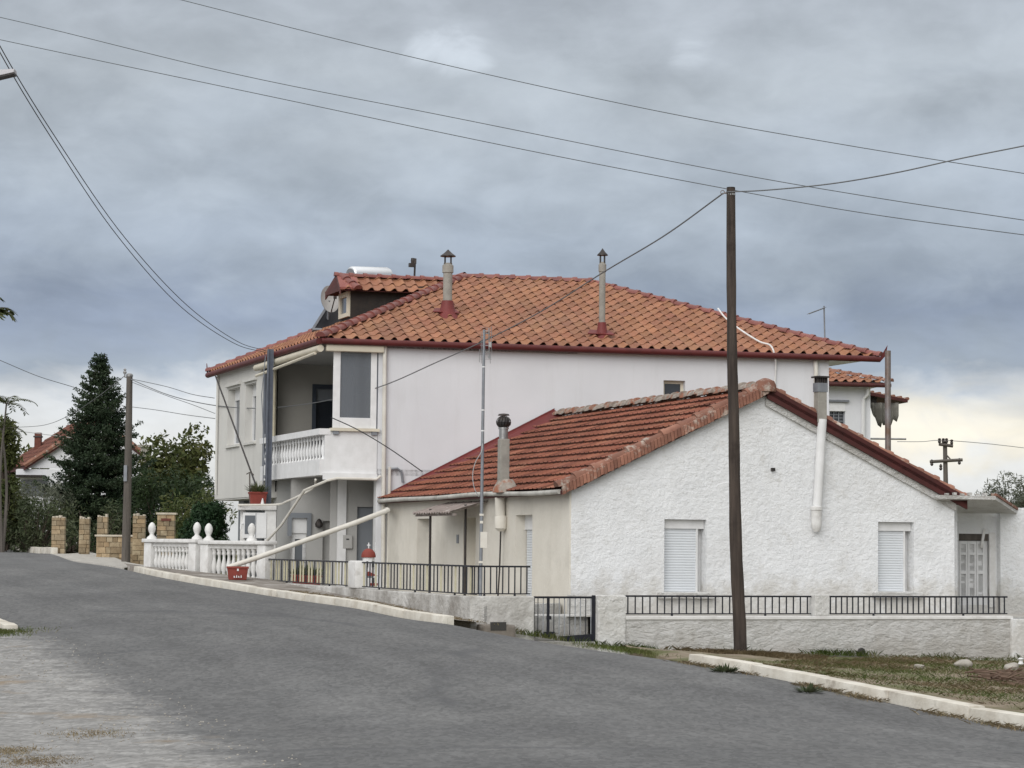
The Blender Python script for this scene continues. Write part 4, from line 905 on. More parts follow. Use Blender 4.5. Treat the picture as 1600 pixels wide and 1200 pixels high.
# ================================================================== YARD WALL, GATE, RAILINGS
zt = YW.hit(1300, 965)[1]; yz = {px: YW.hit(px, 932)[1] for px in (836, 935, 978, 1275, 1580)}
ztop = YW.hit(1290, 931)[1]; zl = YW.hit(1290, 967)[1]
gw = thing('garden_wall', 'low rough whitewashed wall with square piers in front of the shuttered gable', 'wall', YW.P(3, -.1, 0))
a0, a1, b0, b1, c0, c1 = (YW.s(x) for x in (935, 978, 1273, 1296, 1578, 1612))
MB().wbox(YW, a1, c1+.3, -.7, zl, -.25, 0).build('wall', MATS['old_whitewash'], gw, bevel=.01)
MB().wbox(YW, a1-.0, c0+.05, zl-.01, zl+.05, -.26, .02).build('coping', MATS['white_cement'], gw, bevel=.01)
MB().wbox(YW, a0, a1, -.7, ztop+.0, -.30, .025).build('pier', MATS['pier_wash'], gw, bevel=.02)
MB().wbox(YW, b0, b1, zl+.05, ztop+.02, -.24, .015).build('pier', MATS['pier_wash'], gw, bevel=.02)
MB().wbox(YW, c0, c0+6, -.9, zl+.0, -.35, .06).build('end_wall', MATS['whitewash'], gw, bevel=.02)
dh = MB(); dz_ = YW.hit(1345, 1018); dh.tube([YW.P(dz_[0], dz_[1]+.0, .05), YW.P(dz_[0], dz_[1], -.12)], .07, 8); dh.build('drain_hole', MATS['room_dark'], gw, smooth=True)
# street side fence base
sb = thing('fence_wall', 'low crumbling grey and white wall under the black street railing', 'wall', FN.P(4, .2, 0))
tS = FN.s(409); tP0, tP1 = FN.s(558), FN.s(545.5)
zfb = .80
MB().wbox(FN, .0, tS+.2, -.4, zfb, -.25, 0).build('wall', MATS['fence_base'], sb, bevel=.02)
fs1 = YW.s(836)
MB().wbox(YW, YW.s(736)-.0, fs1, -.5, zfb+.01, -.25, .004).build('wall', MATS['fence_base'], sb, bevel=.02)
MB().wbox(FN, tP0, tP1, zfb, FN.hit(551, 876)[1], -.22, .03).build('pier', MATS['white_cement'], sb, bevel=.05, smooth=True)
MB().wbox(FN, -.05, 3.2, -.2, .42, .0, .5).build('footing', MATS['pavement_dirt'], sb, bevel=.05)
MB().wbox(YW, YW.s(745), YW.s(795), -.4, .34, .0, .42).build('footing', MATS['pavement_dirt'], sb, bevel=.05)

m_ = MB(); m_.wbox(YW, YW.s(768, .42), YW.s(792, .42), YW.hit(780, 985, .42)[1], YW.hit(780, 972, .42)[1], .40, .43); m_.wbox(FN, .35, 1.4, .30, .40, .49, .515); m_.build('drain_gap_shade', MATS['room_dark'], sb)  # solid dark boxes; shade of the drain recesses put into their colour
_ea, _eb = FN.P(-.0, 0, -.3), SS.P(.3, 0, .05); _RW = Wall(_ea[:2], (_eb-_ea)[:2]); MB().panel(_RW, -.1, np.hypot(*(_eb-_ea)[:2]), -.3, .64, th=.14).build('retaining_wall', MATS['old_whitewash'], sb)
PK = {}
def picket(Pb, h, m, parent, name='picket', w_=.013):
    key = (round(h, 3), m.name, w_)
    if key not in PK:
        b = MB(); b.box((0, 0, 0), w_*2, w_*2, h); o = b.build(name, m, None, local=True); me = o.data; bpy.data.objects.remove(o); PK[key] = me
    o = bpy.data.objects.new(name, PK[key]); C.objects.link(o); o.parent = parent
    o.location = Vector((np.array(Pb)-ROOTLOC[parent.name]).tolist()); return o
def railing(label, W, s0, s1, z0, z1, n, pale=None, group='black metal railings on the low walls', feet=2, o=-.11):
    t = thing('metal_railing', label, 'railing', W.P((s0+s1)/2, z0, o), group)
    MB().wbox(W, s0, s1, z1-.03, z1, o-.02, o+.02).build('top_rail', MATS['rail_paint'], t)
    MB().wbox(W, s0, s1, z0+.03, z0+.05, o-.012, o+.012).build('bottom_rail', MATS['rail_paint'], t)
    for k in range(n):
        s_ = s0+(s1-s0)*(k+.5)/n; m = MATS['picket_pale'] if pale and pale(k) else MATS['rail_paint']
        picket(W.P(s_, z0+.05, o), z1-z0-.08, m, t, w_=.012 if m is MATS['rail_paint'] else .017)
    for k in range(feet):
        s_ = s0+(s1-s0)*(k+.5)/feet; MB().wbox(W, s_-.015, s_+.015, z0-.03, z0+.04, o-.015, o+.015).build('foot', MATS['rail_paint'], t)
    return t
railing('black railing on the whitewashed wall under the left shuttered window, crossed by the pole', YW, a1+.02, b0-.02, zl+.05, ztop, 26)
railing('black railing on the whitewashed wall under the right shuttered window and louvred door', YW, b1+.02, c0, zl+.05, ztop, 33)
fzt = FN.hit(735, 883.5)[1]
railing('black street railing with thin pickets between the white pier and the house corner', FN, .02, tP0-.05, zfb, fzt, 34, lambda k: k % 4 == 1, feet=3)
railing('black street railing with pale broad pickets in front of the red flower pots', FN, tP1+.05, tS-.15, zfb, fzt, 30, lambda k: k % 3 != 0, feet=2)
railing('short black railing with wide spaced pickets above the gate side of the cream house', YW, YW.s(737), YW.s(832), zfb+.01, fzt, 10, feet=2)
# gate
gs0, gs1 = YW.s(836.5), YW.s(934.5); gzt = YW.hit(885, 932)[1]; gzb = YW.hit(885, 1001)[1]; gx = YW.s(861)
GT = thing('metal_gate', 'small black metal gate with a dark kick plate beside the rough pier', 'gate', YW.P((gs0+gs1)/2, gzb, -.1))
m_ = MB(); 
for q in ((gs0, gs0+.035, gzb+.05, gzt), (gs1-.06, gs1-.005, gzb-.1, gzt+.02), (gs0+.035, gs1-.06, gzt-.035, gzt), (gx-.02, gx+.02, gzb+.12, gzt-.035)): m_.wbox(YW, *q, -.13, -.09)
m_.build('gate_frame', MATS['rail_paint'], GT)
m_ = MB(); m_.hexa([YW.P(gx+.22, gzb+.0, -.12), YW.P(gs1-.06, gzb-.12, -.12), YW.P(gs1-.06, gzb-.12, -.10), YW.P(gx+.22, gzb+.0, -.10)], [YW.P(gx+.22, gzb+.07, -.12), YW.P(gs1-.06, gzb+.11, -.12), YW.P(gs1-.06, gzb+.11, -.10), YW.P(gx+.22, gzb+.07, -.10)]); m_.build('kick_plate', MATS['rail_paint'], GT)
MB().wbox(YW, gx-.09, gx+.12, gzb+.05, gzb+.15, -.125, -.095).build('kick_plate', MATS['rail_paint'], GT)
for k in range(11):
    s_ = gs0+.10+(gs1-.14-gs0-.04)*k/10
    if abs(s_-gx) < .04: continue
    picket(YW.P(s_, gzb+.09, -.11), gzt-gzb-.12, MATS['grey_metal'] if k % 3 else MATS['rail_paint'], GT, 'bar', .008)
MB().wbox(YW, gx-.025, gx+.05, (gzt+gzb)/2-.02, (gzt+gzb)/2+.04, -.13, -.08).build('latch', MATS['rail_paint'], GT)
st = MB(); st.wbox(YW, gs0, gs1, -.4, gzb-.02, -.6, -.02); st.wbox(YW, gs0, gs1, gzb-.02, .47, -1.2, -.42); st.build('doorstep', MATS['old_whitewash'], sb, bevel=.02)
tag(MB().wbox(SG, SG.s(893, .55), SG.s(976, .55), .1, SG.hit(930, 930, .6)[1], .35, .55).build('inner_wall', MATS['old_whitewash']), 'stained whitewashed low wall seen through the bars of the gate', 'wall')

# ================================================================== BALUSTRADE UNITS, GATE POST, METER PILLAR
def balustrade(label, px0, Y0, px1, Y1, zt0, zt1, nb, fin):
    pa = at(px0, 850, Y0); pb = at(px1, 850, Y1); W = Wall(pa[:2], (pb-pa)[:2]); L_ = np.hypot(*(pb-pa)[:2]); zb = min(gz(*pa[:2]), gz(*pb[:2]))-.1; zt_ = (zt0+zt1)/2
    t = thing('balustrade', label, 'balustrade', W.P(L_/2, zb, 0), 'white balustrade panels along the kerb')
    pw = .34
    for s_ in (0, L_-pw): MB().wbox(W, s_, s_+pw, zb, zt_-.04, -.16, .10).build('post', MATS['white_cement'], t, bevel=.03, smooth=True)
    MB().wbox(W, -.05, L_+.05, zt_-.04, zt_+.05, -.20, .14).build('cap_rail', MATS['white_cement'], t, bevel=.02, smooth=True)
    MB().wbox(W, pw, L_-pw, zb, zb+.16, -.12, .06).build('plinth', MATS['white_cement'], t)
    MB().wbox(W, pw, L_-pw, zt_-.14, zt_-.04, -.10, .04).build('top_band', MATS['white_cement'], t)
    h = zt_-.14-zb-.16
    for k in range(nb): baluster(W.P(pw+(L_-2*pw)*(k+.5)/nb, zb+.16, -.03), h, .07, t, MATS['white_cement'], 10)
    for s_ in fin:
        f_ = MB(); f_.lathe(W.P(s_ if s_ >= 0 else L_+s_, zt_+.05, -.03), [(.13, 0), (.12, .04), (.065, .08), (.05, .12), (.08, .18), (.098, .25), (.088, .32), (.05, .385), (.012, .41)], 14); f_.build('finial', MATS['white_cement'], t, smooth=True, angle=60)
    return W, L_
balustrade('white balustrade with two egg finials nearest the stone pillars', 230, 57.6, 311, 55.7, 1.72, 1.72, 11, (.17, -.15))
balustrade('white balustrade with two egg finials in front of the meter pillar, behind the red planter', 318, 55.4, 420, 53.3, 1.72, 1.66, 10, (.17, -.75))
p = gp(314.5, 55.9); tag(MB().box(p+np.array((0, 0, -.1)), .12, .14, .88).build('wooden_post', MATS['grey_wood']), 'brown wooden post filling the gap between the two white balustrades', 'post')
mp_ = gp(402, 54.9)
MP = thing('meter_pillar', 'white masonry pillar with an overhanging slab and a small glazed cabinet', 'pillar', mp_)
MW = Wall(at(372, 850, 54.9)[:2], e1[:2]*np.array((1, .3)))
s_ = MW.s; zA_ = MW.hit(400, 788)[1]; zB_ = MW.hit(400, 797)[1]
MB().wbox(MW, s_(413), s_(431), mp_[2]-.1, zB_, -.5, 0).build('pillar', MATS['white_cement'], MP, bevel=.015)
MB().wbox(MW, s_(370.5), s_(431.5), zB_, zA_, -.55, .05).build('slab', MATS['white_cement'], MP, bevel=.015)
MB().wbox(MW, s_(374), s_(382), mp_[2]-.1, zB_, -.5, -.3).build('pillar', MATS['white_cement'], MP)
cbt_ = MB().wbox(MW, s_(379), s_(416), MW.hit(400, 841)[1], MW.hit(400, 801)[1], -.28, .02).build('cabinet', MATS['white_paint'], MP, bevel=.01)
MB().wbox(MW, s_(382), s_(398), MW.hit(400, 834.5)[1], MW.hit(400, 805.5)[1], .02, .03).build('pane', MATS['glass_grey'], cbt_)
MB().wbox(MW, s_(398.7), s_(399.6), MW.hit(400, 840)[1], MW.hit(400, 802)[1], .02, .03).build('seam', MATS['grey_metal'], cbt_)
MB().tube([MW.P(s_(379), MW.hit(379, 818)[1], .02), MW.P(s_(376), MW.hit(379, 820)[1], .07), MW.P(s_(376), MW.hit(379, 826)[1], .07)], .02, 6).build('handle', MATS['white_paint'], cbt_, smooth=True)

def leaf_tuft(C0, n, r, h, size, seed, droop=.4):
    g = np.random.default_rng(seed); out_ = []
    for _ in range(n):
        a = g.uniform(0, 2*math.pi); rr = r*math.sqrt(g.uniform(0, 1)); b = np.array((math.cos(a), math.sin(a), 0)); p = np.array(C0)+b*rr*.5; q = p+b*rr*.8+UPV*h*g.uniform(.3, 1)*(1-droop*rr/r); sd = np.cross(q-p, UPV); sd = sd/(np.linalg.norm(sd)+1e-6)*size*g.uniform(.6, 1.3); m = (p+q)/2
        out_.append([p, m-sd, q, m+sd])
    return out_
def planter(label, P, sx, sy, h, rz, plant=0, seed=1, cat='planter', group=None, name='planter_box', rnd_=False, ink=False):
    t = thing(name, label, cat, P, group)
    ca, sa = math.cos(rz), math.sin(rz); X = np.array((ca, sa, 0)); Yv = np.array((-sa, ca, 0)); b = MB(); P = np.array(P, float)
    if rnd_: b.lathe(P, [(sx*.36, 0), (sx*.47, h*.85), (sx*.52, h*.86), (sx*.52, h), (sx*.45, h), (sx*.43, h*.9)], 16)
    else:
        k = .86; lo_ = [P+X*sx/2*k*i+Yv*sy/2*k*j for i, j in ((-1, -1), (1, -1), (1, 1), (-1, 1))]; hi_ = [P+X*sx/2*i+Yv*sy/2*j+UPV*h*.84 for i, j in ((-1, -1), (1, -1), (1, 1), (-1, 1))]
        b.hexa(lo_, hi_); b.box(P+UPV*h*.84, sx*1.07, sy*1.12, h*.16, rz)
    b.build('pot', MATS['terracotta'], t, smooth=rnd_, bevel=0 if rnd_ else .01)
    MB().box(P+UPV*(h-.01), sx*.6, sy*.6, .015, rz).build('soil', MATS['soil'], t)
    if ink:
        m_ = MB(); f = P-Yv*(sy/2*.93+.012)
        m_.hexa(*[[f+X*x0+UPV*z0-Yv*y for x0, z0, y in q] for q in ([(-.02, .20, 0), (.02, .20, 0), (.02, .20, .012), (-.02, .20, .012)], [(-.02, .25, 0), (.02, .25, 0), (.02, .25, .012), (-.02, .25, .012)])])
        for k in range(4): m_.hexa([f+X*(-.09+k*.05)+UPV*.05, f+X*(-.06+k*.05)+UPV*.05, f+X*(-.06+k*.05)+UPV*.05-Yv*.012, f+X*(-.09+k*.05)+UPV*.05-Yv*.012], [f+X*(-.09+k*.05+.01*(k % 2))+UPV*(.09+.02*(k % 2)), f+X*(-.07+k*.05)+UPV*(.09+.02*(k % 2)), f+X*(-.07+k*.05)+UPV*(.09+.02*(k % 2))-Yv*.012, f+X*(-.09+k*.05+.01)+UPV*(.09+.02*(k % 2))-Yv*.012])
        m_.build('white_mark', MATS['white_paint'], t)
    if plant: fast_quads('plant', leaf_tuft(P+UPV*h*.95, plant, sx*.75, h*1.1, .018, seed), MATS['pot_leaf'], t)
    return t
ang = math.atan2(e1[1], e1[0])
pp = gp(372, 52.0, .10); planter('red terracotta trough standing on the kerb strip under the end of the long drain pipe', pp, .46, .30, .30, ang-.1, 0, ink=True)
sp_ = MW.P(s_(401), zA_, -.2); planter('red terracotta pot with dry trailing plant on top of the meter pillar', sp_, .40, .30, .30, ang, 160, 5)
tag(MB().lathe(MW.P(s_(409), zA_, -.05), [(.05, 0), (.035, .06), (.012, .14), (.005, .15)], 8).build('white_figurine', MATS['white_paint'], smooth=True), 'tiny white ornament beside the pot on the meter pillar', 'ornament')
sk = MW.P(s_(389), zA_, -.2); m_ = MB(); m_.tube([sk+UPV*.0, sk+UPV*.75+e1*-.02], .018, 6); m_.tube([sk+UPV*.72-e1*.1, sk+UPV*.78, sk+UPV*.70+e1*.08], .014, 5)
tag(m_.build('garden_stake', MATS['grey_wood'], smooth=True), 'weathered stake with a short crosspiece standing behind the pot on the meter pillar', 'stake')
for k, (px, lab) in enumerate(((470, 'red pot with a leafy plant, left of the row behind the pale pickets'), (484, 'red pot with a leafy plant, middle of the row behind the pale pickets'), (490, 'red pot with green leaves, right of the row behind the pale pickets'))):
    px = (468, 479, 491)[k]; P_ = FN.P(FN.s(px, -.55), .68, -.55); planter(lab, P_, .36, .36, .30, .1, 90, 20+k, 'flower pot', 'red flower pots behind the street railing', 'flower_pot', True)

# little model church
cp_ = at(577, 924, 47.6); cpb = np.array((cp_[0], cp_[1], .66)); CW = Wall(cpb[:2]-e1[:2]*.16, e1[:2])
CH = thing('model_church', 'small white model church with a red dome and red roofs behind the street railing', 'ornament', cpb)
zz = lambda py: CW.hit(577, py)[1]
MB().wbox(CW, -.02, .32, cpb[2], zz(903), -.36, 0).build('church_walls', MATS['white_paint'], CH)
b = MB(); b.prism([CW.P(-.04, zz(900), .015), CW.P(.34, zz(900), .015), CW.P(.15, zz(893), .015)], np.array((-CW.n[0], -CW.n[1], 0))*.39); b.wbox(CW, .17, .33, zz(915), zz(911), -.2, .03); b.build('church_roof', MATS['terracotta'], CH)
MB().lathe(CW.P(.17, zz(897), -.18), [(.125, 0), (.125, zz(871)-zz(897)), (.115, zz(871)-zz(897)+.01)], 10).build('drum', MATS['white_paint'], CH)
MB().lathe(CW.P(.17, zz(871), -.18), [(.15, 0), (.152, .04), (.135, .10), (.095, .15), (.045, .178), (.01, .185)], 14).build('dome', MATS['terracotta'], CH, smooth=True)
b = MB(); q = CW.P(.17, zz(857), -.18); b.box(q, .02, .02, .12); b.box(q+UPV*.06, .07, .018, .02, .1); b.build('cross', MATS['white_paint'], CH)
for sx in (.09, .22): MB().wbox(CW, sx, sx+.045, zz(886), zz(877), -.07, -.04).build('arch_window', MATS['room_dark'], CH)
MB().wbox(CW, .21, .26, zz(912), zz(897)-.08, .0, .01).build('church_door', MATS['room_dark'], CH)

# ================================================================== STONE PILLARS AND THE LOW STONE WALL
def stone_block(mb, W, s0, s1, z0, z1, o0, o1, seed, course=.17):
    g = random.Random(seed); zz_ = z0; k = 0
    while zz_ < z1-.03:
        h = min(course*g.uniform(.75, 1.25), z1-zz_)
        if z1-zz_-h < .06: h = z1-zz_
        x = s0-g.uniform(0, .1)
        while x < s1-.02:
            l = g.uniform(.16, .40); xa, xb = max(x, s0), min(x+l, s1)
            if s1-xb < .08: xb = s1; l = 9
            t = g.uniform(.68, 1.22); r_ = g.uniform(.92, 1.04); oo = g.uniform(-.02, .02)
            mb.wbox(W, xa+.006, xb-.006, zz_+.006, zz_+h-.006, o0-oo, o1+oo, (t, t*r_, t*r_*r_)); x += l
        zz_ += h
    mb.wbox(W, s0+.03, s1-.03, z0, z1-.02, o0+.03, o1-.03, (.5, .48, .45)); return mb
def pillar(label, px0, px1, Y, pyt, pyb, seed, d=.45, capw=.05, group='stone clad gate pillars'):
    pa = at(px0, pyb, Y); W = Wall(pa[:2], (1, .08)); L_ = W.s(px1); zb = min(pa[2], gz(pa[0], pa[1])) - .15; ztp = W.hit((px0+px1)/2, pyt)[1]
    t = thing('stone_pillar', label, 'pillar', W.P(L_/2, zb, -d/2), group)
    stone_block(MB(), W, 0, L_, zb, ztp-.08, -d, 0, seed).build('shaft', MATS['stone_face'], t)
    c_ = MB(); g = random.Random(seed*3)
    if capw > .06: c_.wbox(W, -.03, L_+.05, ztp-.08, ztp-.02, -d-.03, .03)
    else:
        for k in range(4): c_.wbox(W, L_*k/4+.01, L_*(k+1)/4-.01, ztp-.085, ztp-.06+g.uniform(0, .09), -d+.02, -.01-g.uniform(0, .04))
    c_.build('cap', MATS['stone_cap'], t, bevel=.01); return W
pillar('tall tan stone pillar leftmost of the row, at the end of the far kerb', 79.5, 100.5, 80, 805, 864, 1)
pillar('tan stone pillar with a whiter ragged top, second from the left', 122.5, 139, 82, 807, 864, 2)
pillar('tan stone pillar rising behind the left end of the low stone wall', 150.5, 167, 78, 804, 866, 3)
pillar('tan stone pillar at the right end of the low stone wall, close to the thin pole', 206, 226, 74, 802, 875, 4)
pillar('broad tan stone pillar with a dark letter slot behind the white balustrade', 244, 272, 70, 800, 880, 5, .6, capw=.08)
_W5 = Wall(at(244, 880, 70)[:2], (1, .08)); MB().wbox(_W5, _W5.s(251), _W5.s(266), _W5.hit(258, 814)[1], _W5.hit(258, 810)[1], .02, .035).build('letter_slot', MATS['brick_chimney'], [o for o in C.objects if o.name.startswith('stone_pillar')][-1])
pa = at(150, 868, 76.5); W = Wall(pa[:2], (1, -.05)); L_ = W.s(208); t = thing('stone_wall', 'low tan stone wall with a pale coping between two stone pillars', 'wall', W.P(L_/2, pa[2]-.3, 0))
ztw = W.hit(180, 838.5)[1]; stone_block(MB(), W, 0, L_, pa[2]-.4, ztw, -.35, 0, 9).build('wall', MATS['stone_face'], t); MB().wbox(W, -.05, L_+.05, ztw, ztw+.06, -.4, .05).build('coping', MATS['stone_cap'], t, bevel=.01)
pa = at(226, 866, 72.5); W = Wall(pa[:2], (1, -.25)); t = tag(MB().wbox(W, 0, 1.4, .6, W.hit(228, 866)[1], -.3, 0).build('rubble_wall', MATS['fence_base'], bevel=.03), 'short rubble stub at the foot of the stone pillar beside the white balustrade', 'wall')

# ================================================================== POLES, PIPES, MASTS
def pole(name, label, pts, Y, r0, r1, m, cat='pole', n=12, wob=0.0, parts=None):
    P = [at(x, y, Y) for x, y in pts]; P = smooth_poly(P, 26) if len(P) > 2 else np.array([P[0]*(1-k/8)+P[1]*k/8 for k in range(9)])
    b = P[-1].copy(); P[-1] = P[-1]+np.array((0, 0, -.3)); t = thing(name, label, cat, b)
    g = random.Random(5); rs = [r0+(r1-r0)*k/(len(P)-1)+g.uniform(-wob, wob) for k in range(len(P))]
    MB().tube(P, rs, n).build('shaft', m, t, smooth=True, angle=60); return t, P
mp, mpP = pole('utility_pole', 'dark wooden pole standing on the grass verge in front of the gable', [(1142, 294), (1142.5, 420), (1144, 560), (1146.5, 650), (1148, 760), (1150.5, 870), (1157.5, 1009)], 38, .071, .110, MATS['pole_wood'], 'utility pole', 14, .004)
MB().tube([mpP[0]+UPV*.004, mpP[0]+UPV*.014], .071, 12).build('metal_cap', MATS['dark_metal'], mp)
hp_ = at(1129, 300.5, 38); b = MB(); b.tube([hp_+np.array((math.cos(a)*.032, 0, math.sin(a)*.032)) for a in np.linspace(0, 2*math.pi, 14)], .007, 6); b.tube([hp_+np.array((.03, 0, -.01)), at(1143, 303, 38)], .012, 6); b.build('eye_hook', MATS['rusty_metal'], mp, smooth=True)
MB().lathe(at(1142.3, 304, 38), [(.074, -.015), (.074, .015)], 12).build('strap', MATS['galvanised'], mp)
lp, lpP = pole('utility_pole', 'thin dark wooden pole on the far left beside the low stone wall', [(202.5, 586), (200, 730), (196.5, 878)], 72, .095, .14, MATS['grey_wood'], 'utility pole')
b = MB(); q = at(195, 588, 72); b.tube([lpP[0]-UPV*.1, q-UPV*.02, q+UPV*.1], .025, 6); b.lathe(q+UPV*.08, [(.05, 0), (.06, .06), (.03, .1), (.05, .13), (.02, .17)], 8); b.build('insulator', MATS['galvanised'], lp, smooth=True)
MB().lathe(lpP[0]+UPV*-.05, [(.11, 0), (.11, .06), (.06, .10)], 10).build('metal_cap', MATS['galvanised'], lp, smooth=True)
MB().box(at(196, 742, 71.85)-UPV*.2, .10, .08, .5).build('junction_box', MATS['grey_metal'], lp)
sx0 = at(421.5, 545.5, 55.9); sb_ = np.array((sx0[0]+.02, sx0[1], gz(sx0[0], sx0[1])-.1)); stp = thing('steel_post', 'grey steel beam post standing before the balcony and carrying the black cables', 'post', sb_)
b = MB(); q0 = sb_; hh = sx0[2]-sb_[2]
b.box(q0+e1*-.055, .03, .13, hh, ang); b.box(q0+e1*.055, .03, .13, hh, ang); b.box(q0, .08, .03, hh, ang); b.build('shaft', MATS['blue_grey_metal'], stp)
b = MB()
for k in range(6): b.box(q0+e1*-.11+UPV*(hh*.62-k*.5), .05, .06, .08, ang)
b.tube([q0+e1*-.12+UPV*hh*.97, q0+e1*-.2+UPV*hh*.8, q0+e1*-.13+UPV*hh*.62, q0+e1*-.12+UPV*hh*.2], .012, 5); b.build('cable_clips', MATS['grey_metal'], stp)
tag(MB().tube([at(336.5, 587, 61.6), at(402, 764, 55.2)], .022, 7).build('slanting_rod', MATS['dark_metal'], smooth=True), 'thin dark rod slanting from the eave corner down to the pot on the meter pillar', 'rod')
tag(MB().tube([SS.P(11.1, SS.hit(607, 795, .2)[1], .12), at(607, 797, 51.6), at(560, 815, 51.8), at(470, 847, 52.1), at(400, 872, 52.3), at(357, 886.5, 52.4)], [.05, .058, .058, .058, .058, .058], 10).build('drain_pipe', MATS['pvc'], smooth=True), 'long pale plastic drain pipe slanting from the low house gutter down to the red trough', 'pipe')
c9 = BS.P(.0, 3.22, .12)
tag(MB().tube([BW.P(-.2, 3.24, .12), BW.P(-.3, 3.16, .14), BW.P(-1.2, 3.17, .14), BW.P(-1.42, 3.12, .16), BS.P(.5, 2.9, .3), at(440, 820, 54.2), at(415.5, 847, 54.6)], .032, 7).build('conduit_pipe', MATS['pvc'], smooth=True), 'thin white conduit running from the balcony corner down to the balustrade', 'pipe')
tag(MB().tube(smooth_poly([BS.P(.15, 3.14, .14), at(490, 762, 53.4), at(465, 776, 53.8), at(447, 784, 54.2), at(432, 788.5, 54.6), at(372, 789, 54.8)], 24), .026, 6).build('bundled_cable', MATS['pvc'], smooth=True), 'pale bundled cable curving from the balcony underside to the meter pillar slab', 'cable')
# aerial mast in the yard
am0 = at(756.5, 515, 43.6); amb = at(750.5, 935, 43.6); amb = np.array((amb[0], amb[1], .62)); AM = thing('antenna_mast', 'tall grey aerial mast standing in the yard before the cream wall', 'antenna', amb)
MB().tube([amb, amb*.35+am0*.65, am0], [.034, .03, .026], 9).build('mast', MATS['grey_metal'], AM, smooth=True)
for k, py in enumerate((573, 640, 672)): q = (py-515)/420; MB().lathe(am0*(1-q)+amb*q, [(.034, -.012), (.034, .012)], 8).build('tape_band', MATS['white_paint'], AM)
b = MB(); X_ = np.array((1., 0, 0)); sc_ = 43.6/3600
def amP(px, py, dy=0): return at(px, py, 43.6+dy)
b.tube([amP(757, 517), amP(766, 517.5)], .008, 5); b.tube([amP(757, 521), amP(764, 521.5)], .008, 5); b.tube([amP(755, 550.5), amP(764, 550.5)], .010, 5); b.tube([amP(757, 540), amP(766, 540)], .008, 5)
b.tube([amP(764, 513), amP(764.5, 560)], .012, 5); b.box(amP(765.5, 541)-UPV*.02, .05, .05, .10); b.tube([amP(764, 556), amP(764.5, 560)], .022, 6)
for (x0, y0, x1, y1) in ((752, 520, 752, 568), (768, 510, 768, 552), (749, 546, 749, 566), (766, 552, 766, 568)): b.tube([amP(x0, y0, .1), amP(x1, y1, .1)], .005, 4)
for y_ in range(512, 566, 7): b.tube([amP(750, y_, .12), amP(768, y_+.5, .12)], .003, 4)
b.build('aerial', MATS['galvanised'], AM)
for (py, w_, h_) in ((806, .08, .04), (818, .06, .05), (856, .13, .30), (880, .08, .04)): MB().box(amP(750.5+(757-750.5)*(935-py)/420+(4 if py == 856 else 0), py), w_, .07, h_).build('junction_box', MATS['pvc'], AM)
MB().tube(smooth_poly([amP(754, 690), amP(752.5, 705, -.1), amP(743, 722, -.1), amP(738.5, 742, -.1), amP(741, 762, -.1), amP(748, 776, -.05)], 20), .008, 5).build('coil_cable', MATS['cable_pale'], AM, smooth=True)

# ================================================================== THINGS ON THE BIG ROOF
P_ = on_slope(536, 500, A0, SNn)
# solar water heater: tank behind the dormer, black collector leaning before it
ta, tb_ = at(548, 428.5, 61.3), at(606, 430, 62.3); r_ = .215; SW = thing('solar_water_heater', 'solar heater with a white tank above the dormer roof and a black tilted collector', 'water heater', (ta[0], ta[1], ta[2]-2.0))
b = MB(); d = tb_-ta; d /= np.linalg.norm(d); b.tube([ta-d*.0, ta+d*.03, ta+d*.06, tb_-d*.06, tb_], [r_*.80, r_*.95, r_, r_, r_*.9], 20); b.build('tank', MATS['steel_bright'], SW, smooth=True, angle=50)
b = MB(); b.tube([ta-d*.03, ta+d*.01], r_*.72, 16); b.build('tank_end', MATS['grey_metal'], SW, smooth=True)
c0_, c1_ = at(488, 515, 59.4), at(524, 458, 60.4); w_ = np.array((.93, .30, 0)); nC = np.cross(c1_-c0_, w_); nC /= np.linalg.norm(nC)
MB().hexa([c0_, c1_, c1_+w_*.75, c0_+w_*.75], [c0_+nC*.09, c1_+nC*.09, c1_+w_*.75+nC*.09, c0_+w_*.75+nC*.09]).build('collector', MATS['panel_black'], SW)
b = MB(); b.tube([c0_, c1_], .045, 4); b.tube([c0_, c0_+w_*.75], .045, 4); b.tube([c1_+w_*.7, ta], .03, 5); b.tube([c1_+w_*.7, c1_+w_*.7-UPV*1.2], .03, 5); b.build('frame', MATS['grey_metal'], SW)
# satellite dish
dc = at(516, 467, 59.6); SD = thing('satellite_dish', 'round grey satellite dish beside the dormer window', 'satellite dish', dc-UPV*.9)
b = MB(); ax = unit(np.array((.35, -.9, .30))); a_ = unit(np.cross(ax, UPV)); b_ = np.cross(a_, ax); vs = [dc-ax*.10]; nr_, ns_ = 5, 26
for i in range(1, nr_+1):
    for k in range(ns_):
        g = 2*math.pi*k/ns_; r = i/nr_; vs.append(dc+a_*math.cos(g)*r*.24*1.05+b_*math.sin(g)*r*.40*.9*1.05+ax*(-.10+.10*r*r))
k0 = len(vs); vs2 = [v-ax*.015 for v in vs]
fs = [(0, 1+k, 1+(k+1) % ns_) for k in range(ns_)]+[(1+i*ns_+k, 1+(i+1)*ns_+k, 1+(i+1)*ns_+(k+1) % ns_, 1+i*ns_+(k+1) % ns_) for i in range(nr_-1) for k in range(ns_)]
b.add(vs, fs); b.add(vs2, fs); b.build('dish', MATS['dish_grey'], SD, smooth=True)
b = MB(); lnb = dc+ax*.42-b_*.12; b.tube([dc-b_*.36, lnb], .016, 5); b.box(lnb-UPV*.05, .08, .10, .10); b.tube([lnb+b_*.03, lnb+b_*.10], .035, 6); b.build('receiver_arm', MATS['dark_metal'], SD)
b = MB(); b.tube([dc-ax*.1, dc-ax*.2-UPV*.4, dc-ax*.2-UPV*1.0], .03, 6); b.build('dish_stand', MATS['grey_metal'], SD, smooth=True)
